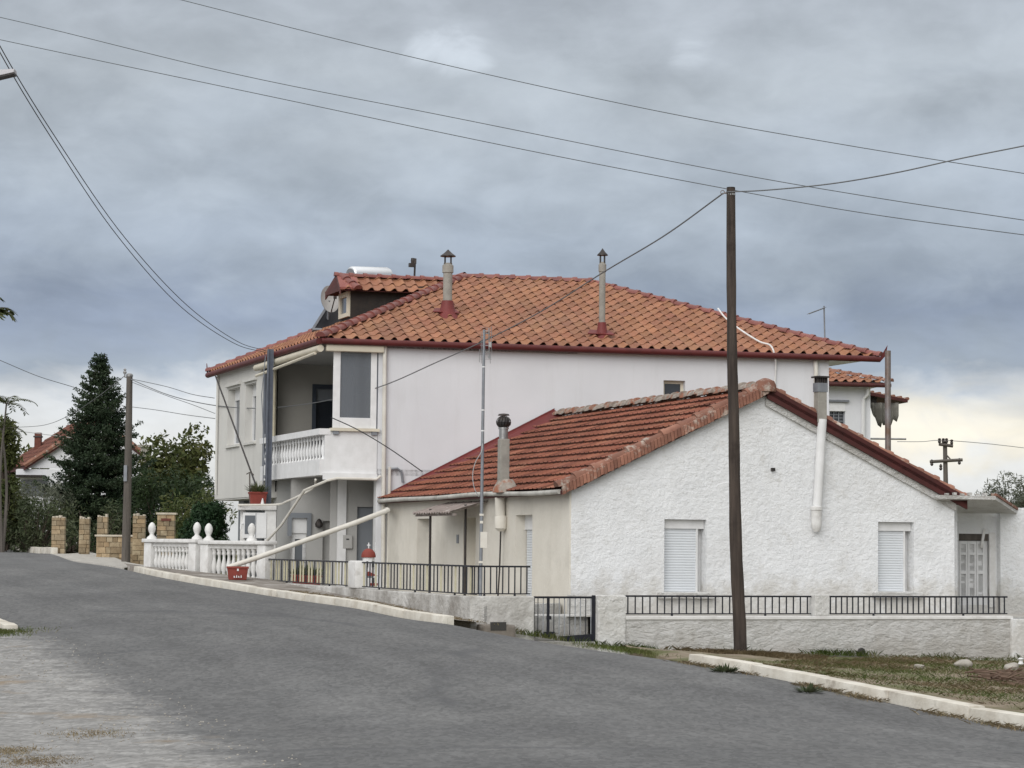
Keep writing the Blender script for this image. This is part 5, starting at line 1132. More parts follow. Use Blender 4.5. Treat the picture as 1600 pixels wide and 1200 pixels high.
# small instrument on a stick behind the dormer ridge
ip = at(647, 432, 61.5); IT = thing('weather_sensor', 'small dark sensor on a short stick above the dormer ridge', 'sensor', ip)
it = at(648.5, 409, 61.5); MB().tube([ip-UPV*.4, it], .03, 6).build('stick', MATS['dark_metal'], IT, smooth=True); b = MB(); q = at(643.5, 416, 61.5); b.box(q-UPV*.02, .16, .12, .10, .3); b.lathe(at(645, 412, 61.5), [(.05, 0), (.06, .08), (.05, .15)], 8); b.box(at(648.6, 412, 61.5), .07, .07, .14); b.build('sensor_head', MATS['dark_metal'], IT)
aP = at(1289.5, 532, 60.5); aT = at(1287.5, 478, 60.5); AA = thing('roof_antenna', 'small rooftop aerial pointing left on the right end of the tiled ridge', 'antenna', aP)
MB().tube([aP-UPV*.4, aT], .022, 6).build('mast', MATS['grey_metal'], AA, smooth=True)
b = MB(); q0, q1 = at(1264, 490, 59.9), at(1288, 481, 60.5); b.tube([q0, q1], .018, 5)
for k in range(8): q = q0*(1-k/7)+q1*k/7; b.tube([q-np.array((.03, -.18, .0)), q+np.array((.03, -.18, .0))], .006, 4)
b.build('aerial', MATS['grey_metal'], AA)

# ================================================================== OVERHEAD CABLES
def cable(label, pts, r, m='cable', group=None, n=50):
    P = smooth_poly([at(*q) for q in pts], n)
    return tag(MB().tube(P, r, 5).build('overhead_cable', MATS[m], smooth=True), label, 'cable', group)
cable('thin overhead line, highest of the three crossing the sky', [(-200, -125, 66), (280, -1, 62), (630, 86, 59), (1000, 168, 56), (1300, 223, 53.5), (1600, 271, 51), (1900, 315, 49)], .010, 'cable_line')
cable('thin overhead line, middle of the three crossing the sky', [(-300, -32, 66), (0, 27, 64), (360, 114, 61), (700, 182, 58), (1100, 262, 55), (1350, 306, 53), (1600, 344, 51), (1900, 388, 49)], .010, 'cable_line')
cable('thin overhead line passing behind the top of the wooden pole', [(-300, -4, 64), (0, 62, 62), (400, 146, 59), (800, 230, 56), (1130, 294, 54), (1350, 333, 52), (1600, 367, 50), (1900, 405, 48)], .010, 'cable_line')
cable('black cable sagging steeply from the upper left to the steel post, upper of the pair', [(-90, -110, 24), (0, 72, 30), (85, 212, 34), (190, 365, 39.5), (290, 475, 45), (370, 533, 51.5), (416, 548, 55.9)], .0075, group=None)
cable('black cable sagging steeply from the upper left to the steel post, lower of the pair', [(-90, -95, 24.4), (0, 82, 30), (80, 215, 34), (180, 364, 39.5), (280, 477, 45), (365, 536, 51.5), (416, 551, 55.9)], .0075)
cable('grey cable dipping from the wooden pole across the white houses to the thin far pole', [(1130, 302, 38), (1040, 367, 41), (945, 424, 44), (850, 484, 47), (760, 531, 50), (680, 567, 51.3), (600, 602, 52.4), (520, 624, 54), (440, 636, 57), (380, 637.5, 60), (320, 631, 64), (260, 616, 68), (203, 592, 72)], .013, 'cable_grey', n=80)
cable('dark cable running right from the top of the wooden pole', [(1135, 300, 38), (1200, 297, 37), (1300, 287, 36), (1400, 270, 34.4), (1500, 248, 34), (1600, 228, 33.6), (1800, 188, 33)], .011, 'cable_grey')
cable('thin drop wire from the far pole to the tall house, upper one', [(205, 592, 72), (260, 604, 69), (300, 616, 66), (335, 622, 62.6)], .010, 'cable_grey')
cable('thin drop wire from the far pole to the tall house, middle one', [(206, 597, 72), (260, 618, 69), (300, 632, 66), (336, 646, 62.6)], .009, 'cable_grey')
cable('thin drop wire from the far pole to the tall house, lowest one', [(190, 634, 78), (240, 640, 74), (290, 648, 69), (336, 654, 62.6)], .010, 'cable_grey')
cable('thin wire rising from behind the fir to the insulator of the far pole', [(20, 668, 110), (70, 664, 100), (110, 648, 92), (150, 622, 82), (194, 588, 72)], .012, 'cable_grey')
cable('thin wire entering at the left and ending behind the fir', [(-60, 538, 92), (0, 563, 94), (60, 588, 96), (118, 606, 97.5), (160, 622, 98)], .014, 'cable_grey')
cable('faint wire low on the left passing behind the fir', [(-60, 668, 120), (20, 673, 115), (80, 680, 110), (160, 690, 105)], .016, 'cable_pale')
cable('dark wire running from the glazed screen down to the low tiled roof', [BW_ for BW_ in ((517, 652, 52.0), (560, 672, 52.0), (610, 702, 52.2), (660, 737, 52.5))], .012)
cable('faint power line between the far crossarm pole and the right edge', [(1402, 690, 119), (1440, 690, 119.5), (1472, 688, 120), (1540, 693, 124), (1610, 701, 128), (1700, 712, 132)], .02, 'cable_pale')

# ================================================================== STREET LAMP reaching in from the left
lq = at(24, 115, 30); SL = thing('street_lamp', 'grey street lamp head reaching into the picture at the upper left', 'street lamp', gp(-330, 30))
L0 = at(-60, 134, 30); 
b = MB(); dL_ = lq-L0; w_ = np.array((0, .10, 0)); 
for (k0, k1, a, c) in ((0, .72, .085, .085), (.72, 1.0, .085, .05)): b.hexa([L0+dL_*k0-w_+UPV*.0, L0+dL_*k0+w_, L0+dL_*k1+w_, L0+dL_*k1-w_], [L0+dL_*k0-w_*.8+UPV*a, L0+dL_*k0+w_*.8+UPV*a, L0+dL_*k1+w_*.8+UPV*c, L0+dL_*k1-w_*.8+UPV*c])
b.build('lamp_head', MATS['lamp_grey'], SL, bevel=.01)
MB().hexa([L0-w_*.9-UPV*.03, L0+w_*.9-UPV*.03, lq+w_*.9-UPV*.02, lq-w_*.9-UPV*.02], [L0-w_*.9+UPV*-.002, L0+w_*.9+UPV*-.002, lq+w_*.9-UPV*.002, lq-w_*.9-UPV*.002]).build('lamp_glass', MATS['dark_metal'], SL)
pb_ = gp(-330, 30); MB().tube([pb_-UPV*.2, pb_+UPV*3, np.array((pb_[0], pb_[1], L0[2]-.4)), np.array((pb_[0]+.5, pb_[1], L0[2]-.1)), L0+UPV*.04], [.08, .07, .05, .045, .04], 10).build('lamp_post', MATS['grey_metal'], SL, smooth=True)
# ================================================================== HOUSES BEHIND
pa = at(1240, 700, 72); HW = Wall(pa[:2], (.985, .17)); HB = thing('neighbour_house', 'white house with an orange tiled roof and a torn veranda cloth behind the tall house', 'house', HW.P(3, .6, -3))
hs = HW.s; zE_ = HW.hit(1340, 599)[1]; sR = hs(1351)
hw_ = (hs(1296), hs(1320.5), HW.hit(1308, 668)[1], HW.hit(1308, 630)[1])
MB().panel(HW, -2, sR, .3, zE_+.05, [hw_], th=.25).build('wall', MATS['smooth_render'], HB)
HR_ = Wall(HW.P(sR, 0), np.array((-HW.d[1], HW.d[0]))*1.0); MB().panel(HR_, 0.02, 8, .3, zE_+.05, th=.2).build('wall', MATS['smooth_render'], HB)
wn = MB().wbox(HW, hw_[0], hw_[1], hw_[3]-.25, hw_[3], -.12, .02).build('shutter_box', MATS['white_paint'], HB)
wi = MB().wbox(HW, hw_[0], hw_[1], hw_[2], hw_[3]-.25, -.22, -.16).build('window', MATS['glass_dark'], HB)
b = MB(); [b.wbox(HW, hw_[0]+k*.16, hw_[0]+k*.16+.03, hw_[2], hw_[3]-.25, -.14, -.11) for k in range(4)]; [b.wbox(HW, hw_[0], hw_[1], hw_[2]+k*.10, hw_[2]+k*.10+.02, -.13, -.12) for k in range(8)]; b.build('window_bars', MATS['grey_metal'], wi)
MB().wbox(HW, hw_[0]-.1, hw_[1]+.1, hw_[3]+.04, hw_[3]+.10, -.02, .12).build('hood', MATS['grey_metal'], HB)
ea, eb = HW.P(-2, zE_, .5), HW.P(hs(1384), zE_, .5); dp = np.array((-HW.n[0], -HW.n[1], 0)); tp0 = ea+dp*4.6+UPV*(HW.hit(1300, 574, -4)[1]-zE_+.45); tp1 = HW.P(hs(1384)-4.6, tp0[2], .5)+dp*4.6
rf2 = MB().quad(ea-UPV*.03, eb-UPV*.03, tp1-UPV*.03, tp0-UPV*.03).quad(ea-UPV*.05, eb-UPV*.05, eb+dp*9-UPV*.05, ea+dp*9-UPV*.05).quad(eb-UPV*.03, eb+dp*9-UPV*.03, tp1-UPV*.03).build('roof', MATS['white_paint'], HB)
Uq, Vq, pq = slope(ea, eb, tp0, tp1); tile_plane('roof_tiles', ea, Uq, Vq, pq, .30, .36, .06, .03, MATS['roof_tile'], rf2, seed=31)
MB().tube([ea-UPV*.08, eb-UPV*.08], .07, 8).build('gutter', MATS['dark_red_board'], HB, smooth=True)
b = MB(); caps(b, eb+UPV*.05, tp1+UPV*.05, .12, .36, seed=33); b.build('ridge_tiles', MATS['weathered_tile'], rf2, smooth=True)
MB().tube([HW.P(hs(1354), zE_-.05, .3), HW.P(hs(1353), zE_-.35, .2), HW.P(hs(1348), zE_-.5, .08), HW.P(hs(1346), 2, .08)], .06, 7).build('downpipe', MATS['white_paint'], HB, smooth=True)
# veranda at its right: tiled lean-to, dark underside, post and hanging cloth
v0, v1 = HW.P(sR, HW.hit(1352, 606, -2)[1], -2), HW.P(hs(1419, -2), HW.hit(1419, 624, -2)[1], -2)
b = MB(); b.prism([v0, v1, v1+dp*2.5, v0+dp*2.5], (0, 0, -.10)); b.build('veranda_roof', MATS['dark_red_board'], HB)
b = MB(); b.wbox(HW, sR+.02, sR+1.15, HW.hit(1370, 634, -2)[1], HW.hit(1370, 608, -2)[1]-.12, -4.2, -2.2); b.build('veranda_ceiling', MATS['dark_board'], HB)
b = MB(); [b.tube([v0*(1-k/9)+v1*k/9+UPV*.02, v0*(1-k/9)+v1*k/9+dp*2.5+UPV*.05], .06, 6) for k in range(10)]; b.build('veranda_tiles', MATS['weathered_tile'], HB)
b = MB(); b.wbox(HW, hs(1351), hs(1357.5), .3, HW.hit(1354, 640, -2)[1], -2.4, -2.1); b.build('veranda_post', MATS['cream_metal'], HB)
b = MB(); zs_ = [HW.hit(1380, y, -2)[1] for y in (628, 640, 655, 664)]
cols = 14; ptsC = []
for i in range(cols+1):
    q = i/cols; px = 1361+(1405-1361)*q; yb = 638+26*min(1, max(0, (q-.03)*4))-(5 if i % 3 == 0 else 0)+(4 if i % 4 == 1 else 0)-max(0, q-.8)*70
    for j in range(4): ptsC.append(HW.P(hs(px, -2), HW.hit(px, 629+(yb-629)*j/3, -2)[1], -2.1+.09*math.sin(i*1.5)))
b.add(ptsC, [(i*4+j, i*4+j+1, (i+1)*4+j+1, (i+1)*4+j) for i in range(cols) for j in range(3)]); co_ = b.build('hanging_cloth', MATS['tarp'], HB, smooth=True)
md = co_.modifiers.new('thick', 'SOLIDIFY'); md.thickness = .02
MB().tube([HW.P(hs(1350, -2), HW.hit(1380, 686, -2)[1], -2.0), HW.P(hs(1416, -2), HW.hit(1416, 686, -2)[1], -2.0)], .035, 6).build('veranda_rail', MATS['galvanised'], HB)

pb = at(10, 780, 125); LW = Wall(pb[:2], (.995, .10)); ls = LW.s; LB = thing('village_house', 'white house with a brown tiled gable roof and brick chimney behind the fir', 'house', LW.P(4, 1.5, -4))
zq = lambda px, py: LW.hit(px, py)[1]
gx0, gx1, gap = ls(40), ls(243), ls(150)
MB().panel(LW, ls(22), gx1, 1.2, zq(60, 733), th=.3).build('wall', MATS['smooth_render'], LB)
b = MB(); b.prism([LW.P(ls(37), zq(40, 731)), LW.P(gx1, zq(243, 733)), LW.P(gap, zq(150, 662))], np.array((-LW.n[0], -LW.n[1], 0))*.3); b.build('gable', MATS['smooth_render'], LB)
bkd = np.array((-.36, .93, 0))
ap_, lo_, ro_ = LW.P(gap, zq(150, 655), .3), LW.P(ls(36), zq(36, 729), .3), LW.P(ls(247), zq(247, 728), .3)
b = MB(); b.prism([lo_, ap_, ap_+bkd*9, lo_+bkd*9], (0, 0, -.2)); b.prism([ro_, ap_, ap_+bkd*9, ro_+bkd*9], (0, 0, -.2)); r2 = b.build('roof', MATS['dark_red_board'], LB)
Uz, Vz, pz_ = slope(lo_+bkd*9, lo_, ap_+bkd*9, ap_); tile_plane('roof_tiles', lo_+bkd*9, Uz, Vz, pz_, .5, .5, .06, .05, MATS['village_tile'], r2, style='flat', seed=41)
b = MB(); b.tube([lo_+UPV*.05, ap_+UPV*.05], .14, 6); b.tube([ro_+UPV*.05, ap_+UPV*.05], .14, 6); b.build('verge_tiles', MATS['weathered_tile'], LB)
MB().box(at(59.5, 694, 131)-UPV*.6, .36, .36, 1.25).build('chimney', MATS['brick_chimney'], LB); MB().box(at(59.5, 683.5, 131), .46, .46, .08).build('chimney_cap', MATS['dark_metal'], LB)
b = MB(); b.wbox(LW, ls(24), ls(70), zq(50, 746), zq(50, 743), -.2, 1.2); b.build('porch_roof', MATS['dark_board'], LB)
MB().wbox(LW, ls(30), ls(72), zq(50, 775), zq(50, 750), .005, .03).build('window', MATS['glass_grey'], LB)
b = MB(); b.box(at(228, 722, 121)-UPV*1.2, .5, .5, 2.0); b.build('chimney', MATS['fibre_cement'], LB); MB().box(at(228, 699, 121)-UPV*.0, .75, .75, .12).build('chimney_cap', MATS['fibre_cement'], LB)

# distant power pole on the right
pp_ = at(1478, 770, 120); PD = thing('power_pole', 'far wooden power pole with two crossarms beyond the low roof', 'utility pole', (pp_[0], pp_[1], gz(pp_[0], pp_[1])))
pt_ = at(1476.5, 690, 120); MB().tube([np.array((pp_[0], pp_[1], 0)), pp_, pt_], [.16, .13, .11], 8).build('shaft', MATS['grey_wood'], PD, smooth=True)
def arm(x0, y0, x1, y1): 
    q = MB(); q.tube([at(x0, y0, 119.8), at(x1, y1, 119.8)], .085, 4); return q.build('crossarm', MATS['grey_wood'], PD)
arm(1467, 694, 1489, 697); arm(1453, 721.5, 1504, 718.5)
MB().tube([at(1480, 712, 119.9), at(1487, 720, 119.8)], .04, 4).build('brace', MATS['grey_wood'], PD)
for (x, y) in ((1468, 690), (1474, 690), (1479, 690), (1487, 692)): MB().lathe(at(x, y+3, 119.8), [(.05, 0), (.09, .1), (.06, .16), (.09, .24), (.03, .28)], 7).build('insulator', MATS['dark_metal'], PD)
for (x, y) in ((1456, 728), (1470, 735), (1499, 726)): MB().lathe(at(x, y, 119.8), [(.04, 0), (.09, .08), (.06, .16), (.09, .22), (.03, .34)], 7).build('insulator', MATS['dark_metal'], PD)

# ================================================================== TREES AND SHRUBS
RG = np.random.default_rng(11)
def limb_path(p, d, L_, n=6, wander=.18, up=.0, g=RG):
    P = [np.array(p, float)]; d = unit(d)
    for _ in range(n): d = unit(d+g.normal(0, wander, 3)+np.array((0, 0, up))); P.append(P[-1]+d*L_/n)
    return P
def leaf_cloud(centres, radii, per, size, g=RG, aspect=.5, flat=.35, hang=0.0):
    """leaf faces scattered through clumps: more near each clump's skin"""
    out_ = []
    for c, r in zip(centres, radii):
        n = max(6, int(per*(r if np.isscalar(r) else np.mean(r))**2)); d = g.normal(size=(n, 3)); d /= np.linalg.norm(d, axis=1)[:, None]; rad = g.uniform(.35, 1.05, n)**.6
        P = np.array(c)+d*rad[:, None]*np.array(r if not np.isscalar(r) else (r, r, r*.8))
        nn = d*.6+g.normal(0, .6, (n, 3))+np.array((0, 0, flat)); nn /= np.linalg.norm(nn, axis=1)[:, None]
        t = np.cross(nn, g.normal(size=(n, 3))); t[:, 2] -= hang; t /= np.linalg.norm(t, axis=1)[:, None]; b = np.cross(nn, t); s = size*g.uniform(.55, 1.35, n)[:, None]
        out_.append(np.stack([P-t*s, P+b*s*aspect, P+t*s, P-b*s*aspect], 1))
    return np.concatenate(out_)
def tree(name, label, base, H, crown, trunk_r, leaf, per, size, cat='tree', group=None, bark='bark', nlimb=9, trunk_top=.55, crown_scale=(1, 1, 1), aspect=.5, seed=1, lean=(0, 0), cl=None, clump=(.10, .18), hang=0.0):
    g = np.random.default_rng(seed); base = np.array(base, float); t = thing(name, label, cat, base, group)
    top = base+np.array((lean[0], lean[1], H*trunk_top)); b = MB(); tp = [base-UPV*.2, base*.5+top*.5+g.normal(0, .04*H*.2, 3)*np.array((1, 1, 0)), top]; b.tube(tp, [trunk_r*1.2, trunk_r*.9, trunk_r*.55], 9)
    cs, rs_ = [], []; cc = base+np.array((lean[0]*1.3, lean[1]*1.3, H-crown[2])); 
    for k in range(nlimb):
        a = 2*math.pi*k/nlimb+g.uniform(-.3, .3); q = g.uniform(.15, 1); st_ = tp[1]*(1-q)+top*q; d = np.array((math.cos(a)*crown[0], math.sin(a)*crown[1], g.uniform(.1, 1.1)*crown[2])); L_ = np.linalg.norm(d)*g.uniform(.6, .95)
        P = limb_path(st_, d, L_, 6, .2, .05, g); b.tube(P, np.linspace(trunk_r*.42, trunk_r*.08, len(P)), 6)
        for m_ in range(2, len(P)):
            for _ in range(2):
                e = P[m_]+g.normal(0, .09*H*.3, 3); cs.append(e); rs_.append(H*g.uniform(*clump))
                b.tube([P[m_], e], [trunk_r*.10, trunk_r*.04], 4)
    n_ex = 22
    for k in range(n_ex):
        d = g.normal(size=3); d /= np.linalg.norm(d); q = g.uniform(.5, 1.0); cs.append(cc+d*q*np.array(crown)*.9); rs_.append(H*g.uniform(clump[0]*.7, clump[1]*.8))
    b.build('trunk', MATS[bark], t, smooth=True)
    fast_quads('crown', leaf_cloud(cs, rs_, per, size, g, aspect, hang=hang), MATS[leaf], t); return t
# the fir
def fir(label, base, H, Rb, seed, nbr=480, low=.05):
    """a spire of single branches, each a drooping spray of short flat needle tufts"""
    g = np.random.default_rng(seed); base = np.array(base, float); t = thing('fir_tree', label, 'tree', base); b = MB(); b.tube([base-UPV*.2, base+UPV*H*.5, base+UPV*H*.99], [H*.022, H*.013, H*.002], 8); Q = []
    for k in range(nbr):
        f = low+(.985-low)*(1-(1-(k+g.uniform(0, 1))/nbr)**.72) if False else low+(.985-low)*((k+g.uniform(0, 1))/nbr)**.95
        whorl = round(f*26)/26; f = f*.45+whorl*.55; z_ = f*H
        r = min(3.15*(1-f), Rb*(1.0 if f > .16 else .80+1.2*f))+.10; a = k*2.39996+g.uniform(-.4, .4); L_ = r*(g.uniform(.45, .95) if g.random() < .7 else g.uniform(.95, 1.2)); e = .75*(f-.42)+g.uniform(-.12, .12); o = base+UPV*z_; m_ = 6; P = []
        for j in range(m_+1):
            q = j/m_; P.append(o+np.array((math.cos(a)*L_*q, math.sin(a)*L_*q, L_*(e*q-.16*q*(1-q)+.20*q*q*q))))
        b.tube(P, np.linspace(.016*(1.1-f)+.006, .003, m_+1), 4, cap=False); PA = np.array(P); sd = np.array((-math.sin(a), math.cos(a), 0)); fw = unit(P[-1]-P[0])
        nt_ = max(3, int(L_/.16))
        for j in range(nt_):
            q = .22+.78*(j+g.uniform(0, 1))/nt_; p = np.array([np.interp(q*m_, np.arange(m_+1), PA[:, c]) for c in range(3)]); tl = L_*.30*(1.1-q)+.16
            for sg in (-1, 1, 0):
                d = unit(sd*sg*g.uniform(.6, 1.1)+fw*g.uniform(.5, 1.0)+UPV*g.uniform(-.22, .26)); n = max(3, int(tl/.045)); x = p+d*(tl*(np.arange(n)+g.uniform(0, 1, n))/n)[:, None]
                nd_ = d*.55+g.normal(0, .55, (n, 3))+np.array((0, 0, .12)); nd_ /= np.linalg.norm(nd_, axis=1)[:, None]; ln = g.uniform(.09, .17, n)[:, None]; w_ = np.cross(nd_, g.normal(size=(n, 3))); w_ /= np.linalg.norm(w_, axis=1)[:, None]; w_ *= .030
                Q.append(np.stack([x, x+nd_*ln*.5+w_, x+nd_*ln, x+nd_*ln*.5-w_], 1))
    b.build('trunk', MATS['bark'], t, smooth=True); fast_quads('crown', np.concatenate(Q), MATS['fir_needles'], t); return t
fb_ = gp(150, 97); fb_[2] = max(fb_[2], 1.3); Hf = at(149, 556, 97)[2]-fb_[2]
fir('tall dark fir tree standing behind the stone pillars', fb_, Hf, 2.35, 3)
def bush(name, label, px, Y, py_top, rx, leaf, per, size, seed, ry=None, cat='shrub', ncl=16, zlow=.0, pointed=0.0, aspect=.4, group=None, csz=(.24, .40)):
    g = np.random.default_rng(seed); b0 = gp(px, Y); H = at(px, py_top, Y)[2]-b0[2]; ry = ry or rx; t = thing(name, label, cat, b0, group); cs, rs_ = [], []; b = MB()
    for k in range(ncl):
        q = g.uniform(.08, .97) if k else .9; rr = (1-pointed*q)*math.sqrt(max(.06, 1-(2*q-1)**2*.75)); a = g.uniform(0, 6.28); e = g.uniform(.3, .85)
        c = b0+np.array((math.cos(a)*rx*rr*e, math.sin(a)*ry*rr*e, zlow+q*H*.92)); cs.append(c); r = min(rx, H)*g.uniform(*csz)*(1-.5*pointed*q); rs_.append((r, r, r*1.15)); b.tube([b0+UPV*.02, b0*.5+c*.5+np.array((0, 0, -.1*H)), c], [.05, .03, .01], 5)
    b.build('stems', MATS['bark'], t, smooth=True); fast_quads('foliage', leaf_cloud(cs, rs_, per, size, g, aspect), MATS[leaf], t); return t
# thuja by the balustrade: dense upright sprays
bush('thuja_shrub', 'dense dark green thuja shrub between the stone pillar and the tall house', 322, 60.5, 781, .88, 'thuja_leaf', 5200, .062, 5, ncl=44, pointed=.35, aspect=.32, csz=(.20, .34))
# leafy tree with yellowing leaves and the darker mass under it
tb0 = gp(275, 104); tree('broadleaf_tree', 'yellowing broadleaf tree with a thin crown between the fir and the tall house', tb0, at(275, 648, 104)[2]-tb0[2], (2.1, 2.1, 2.3), .14, 'leaf_dull', 170, .13, seed=4, nlimb=10, clump=(.07, .13))
bush('pine_shrub', 'large dark green pine bush below the yellowing tree', 262, 92, 735, 2.3, 'leaf_dark', 520, .12, 7, ncl=34, csz=(.2, .34), aspect=.25)
bush('pine_shrub', 'dark pine bush right of the fir trunk behind the stone pillars', 208, 99, 745, 1.9, 'leaf_dark', 420, .12, 8, ncl=26, csz=(.2, .34), aspect=.25)
bush('pine_shrub', 'dark green bush behind the broad stone pillar', 300, 84, 768, 1.6, 'leaf_dull', 520, .10, 9, ncl=26, csz=(.2, .34), aspect=.3)
bush('brown_shrub', 'brownish withered shrub at the foot of the fir', 150, 92, 788, 2.3, 'hedge_leaf', 260, .11, 10, ncl=24, csz=(.2, .3), aspect=.25)
bush('brown_shrub', 'dark shrub growing behind the left gate pillars', 112, 88, 820, 1.6, 'leaf_dark', 400, .09, 30, ncl=24, csz=(.2, .32), aspect=.3)
# hedge on the left, olive-like
bush('hedge_shrub', 'grey green feathery shrub under the village house', 45, 94, 748, 2.0, 'olive_leaf', 560, .11, 12, ncl=40, csz=(.16, .28), aspect=.16)
bush('hedge_shrub', 'tangled green shrub left of the first stone pillar', 55, 86, 786, 1.7, 'hedge_leaf', 700, .09, 13, ncl=44, csz=(.16, .28), aspect=.3)
bush('hedge_shrub', 'green shrub at the left edge above the far kerb', 5, 90, 775, 1.7, 'hedge_leaf', 650, .09, 14, ncl=34, csz=(.18, .3), aspect=.3)
bush('hedge_shrub', 'dark shrub at the left edge behind the feathery shrub', 0, 104, 722, 1.5, 'leaf_dull', 420, .12, 15, ncl=26, csz=(.2, .32))
ob = gp(20, 135); tree('broadleaf_tree', 'round green tree beyond the village house at the left', ob, at(20, 690, 135)[2]-ob[2], (2.6, 2.6, 2.2), .16, 'leaf_dull', 130, .17, seed=14, clump=(.09, .16))
# tree of heaven with long fronds
def frond_tree(label, px, Y, py_top, seed, heads, name='frond_tree'):
    g = np.random.default_rng(seed); b0 = gp(px-6, Y); t = thing(name, label, 'tree', b0); b = MB(); Q = []
    for (hx, hy, nf, L_) in heads:
        h = at(hx, hy, Y+g.uniform(-.4, .4)); mid = (b0+h)/2+np.array((g.uniform(-.3, .3), 0, 0)); b.tube(smooth_poly([b0-UPV*.2, mid, h], 10), np.linspace(.075, .03, 10), 7)
        for k in range(nf):
            a = 2*math.pi*k/nf+g.uniform(-.3, .3); d = np.array((math.cos(a), math.sin(a), 0)); el_ = g.uniform(.25, 1.0); m_ = 16; P = [h]
            for j in range(m_): dd2 = d*math.cos(el_-j*.085)+UPV*math.sin(el_-j*.085); P.append(P[-1]+unit(dd2)*L_/m_)
            b.tube(P, np.linspace(.016, .004, len(P)), 4, cap=False); sd = np.cross(d, UPV)
            for j in range(2, m_+1):
                for sg in (-1, 1):
                    ln = .21*(1.1-.5*j/m_)*g.uniform(.8, 1.2); x = P[j]; e = x+sd*sg*ln+unit(P[j]-P[j-1])*.07-UPV*g.uniform(.0, .1); w_ = unit(P[j]-P[j-1])*.036; Q.append((x, (x+e)/2+w_, e, (x+e)/2-w_))
    b.build('trunk', MATS['grey_wood'], t, smooth=True); fast_quads('crown', np.array(Q), MATS['frond_leaf'], t); return t
frond_tree('slender tree with long drooping fronds at the left edge', 10, 84, 615, 3, [(10, 632, 8, 1.15), (4, 672, 8, .9)])
frond_tree('branch tips of a tree just outside the left edge', -60, 40, 480, 5, [(-13, 488, 8, .42), (-40, 470, 9, .5), (-70, 500, 10, .6)])
bush('leafy_shrub', 'tall green shrub with broad leaves around the slender frond tree', 4, 86, 648, .62, 'leaf_dull', 900, .10, 21, ncl=40, zlow=.3, csz=(.4, .7))
# olive behind the annex
ob = gp(1575, 60); ob[2] = .2
tree('olive_tree', 'grey green olive tree rising behind the annex canopy', at(1588, 905, 58)*np.array((1, 1, 0))+np.array((0, 0, .1)), at(1590, 716, 58)[2]-.1, (1.05, 1.1, 1.35), .10, 'olive_leaf', 1300, .066, seed=6, nlimb=11, aspect=.2, clump=(.05, .10))
bush('olive_shrub', 'lower grey green olive growth beside the end of the low roof', 1544, 60, 752, .50, 'olive_leaf', 1500, .062, 16, ncl=44, aspect=.18, csz=(.30, .5))

# ================================================================== GRASS, WEEDS, STONES, BRANCHES
def in_verge(n, g, near=0.0):
    A = lerp_poly([tuple(at(985, 850, 36.6)[:2])]+_kr, 200); B = lerp_poly([tuple(_w0), tuple(_w1), tuple(_w2)], 200); i = g.integers(47, 200, n); c = g.uniform(0.06, .97, n)[:, None]; return A[i]*(1-c)+B[i]*c
def blades(name, xy, zoff, hmin, hmax, w_, m, seed, lay=.5, loc=None):
    g = np.random.default_rng(seed); n = len(xy); z = ground(xy[:, 0], xy[:, 1])+zoff; P = np.column_stack([xy, z]); h = g.uniform(hmin, hmax, n)[:, None]; a = g.uniform(0, 6.283, n); l = np.column_stack([np.cos(a), np.sin(a), np.zeros(n)])*g.uniform(0, lay*2, n)[:, None]; tip = P+(l+np.array((0, 0, 1)))*h; sd = np.column_stack([-np.sin(a), np.cos(a), np.zeros(n)])*w_; mid = P+(l*.4+np.array((0, 0, .6)))*h
    return fast_quads(name, np.stack([P-sd, P+sd, mid+sd*.7, tip, mid-sd*.7], 1), m, None, loc=loc)
g = np.random.default_rng(2)
xy = in_verge(60000, g); f = np.sin(xy[:, 0]*1.7+xy[:, 1]*.9)+np.sin(xy[:, 0]*.6-xy[:, 1]*1.9+1)+g.normal(0, .7, len(xy)); xy = xy[f > -.5]
o = blades('grass', xy, .05, .012, .062, .0028, MATS['grass_blade'], 3, .9); tag(o, 'thin green and dry grass on the verge', 'grass', kind='stuff')
xy = in_verge(52000, g); f = np.sin(xy[:, 0]*2.1-xy[:, 1]*.8)+np.sin(xy[:, 1]*1.3)+g.normal(0, .7, len(xy)); k_ = f > .2
o = blades('dry_grass', xy[k_], .05, .012, .06, .003, MATS['dry_grass'], 4, 1.8); tag(o, 'dry straw coloured grass lying on the verge', 'grass', kind='stuff')
# dry mound round the pole foot, weeds along the kerb foot and the wall foot
P_ = mpP[-1]; xy = np.column_stack([g.normal(P_[0]+.25, .45, 5200), g.normal(P_[1]+.1, .35, 5200)]); o = blades('dry_grass', xy, .03, .02, .12, .004, MATS['dry_grass'], 6, 1.6); tag(o, 'mound of dead straw around the foot of the wooden pole', 'grass', kind='stuff')
kr_ = np.array(_kf); i = g.integers(0, len(kr_)-1, 3600); c = g.uniform(0, 1, 3600)[:, None]; xy = kr_[i]*(1-c)+kr_[i+1]*c+np.column_stack([-np.abs(g.normal(0, .10, 3600))-.02, g.normal(0, .04, 3600)]); f = np.sin(xy[:, 1]*1.9)+np.sin(xy[:, 1]*4.3+1)+g.normal(0, .4, 3600); o = blades('kerb_weeds', xy[f > .25], .0, .015, .06, .005, MATS['dry_grass'], 8, 2.2); tag(o, 'dry weeds and litter along the foot of the right kerb', 'weeds', kind='stuff')
sv = np.linspace(YW.s(740), YW.s(1600), 3000); sv = sv+g.normal(0, .3, 3000); q = YW.p+YW.d*sv[:, None]+YW.n*np.abs(g.normal(0, .10, 3000))[:, None]; f = np.sin(sv*3.1)+np.sin(sv*1.3+2)+g.normal(0, .5, 3000); o = blades('wall_weeds', q[f > .3], .02, .03, .14, .005, MATS['grass_blade'], 9, .6); tag(o, 'green weeds along the foot of the rough yard wall', 'weeds', kind='stuff')
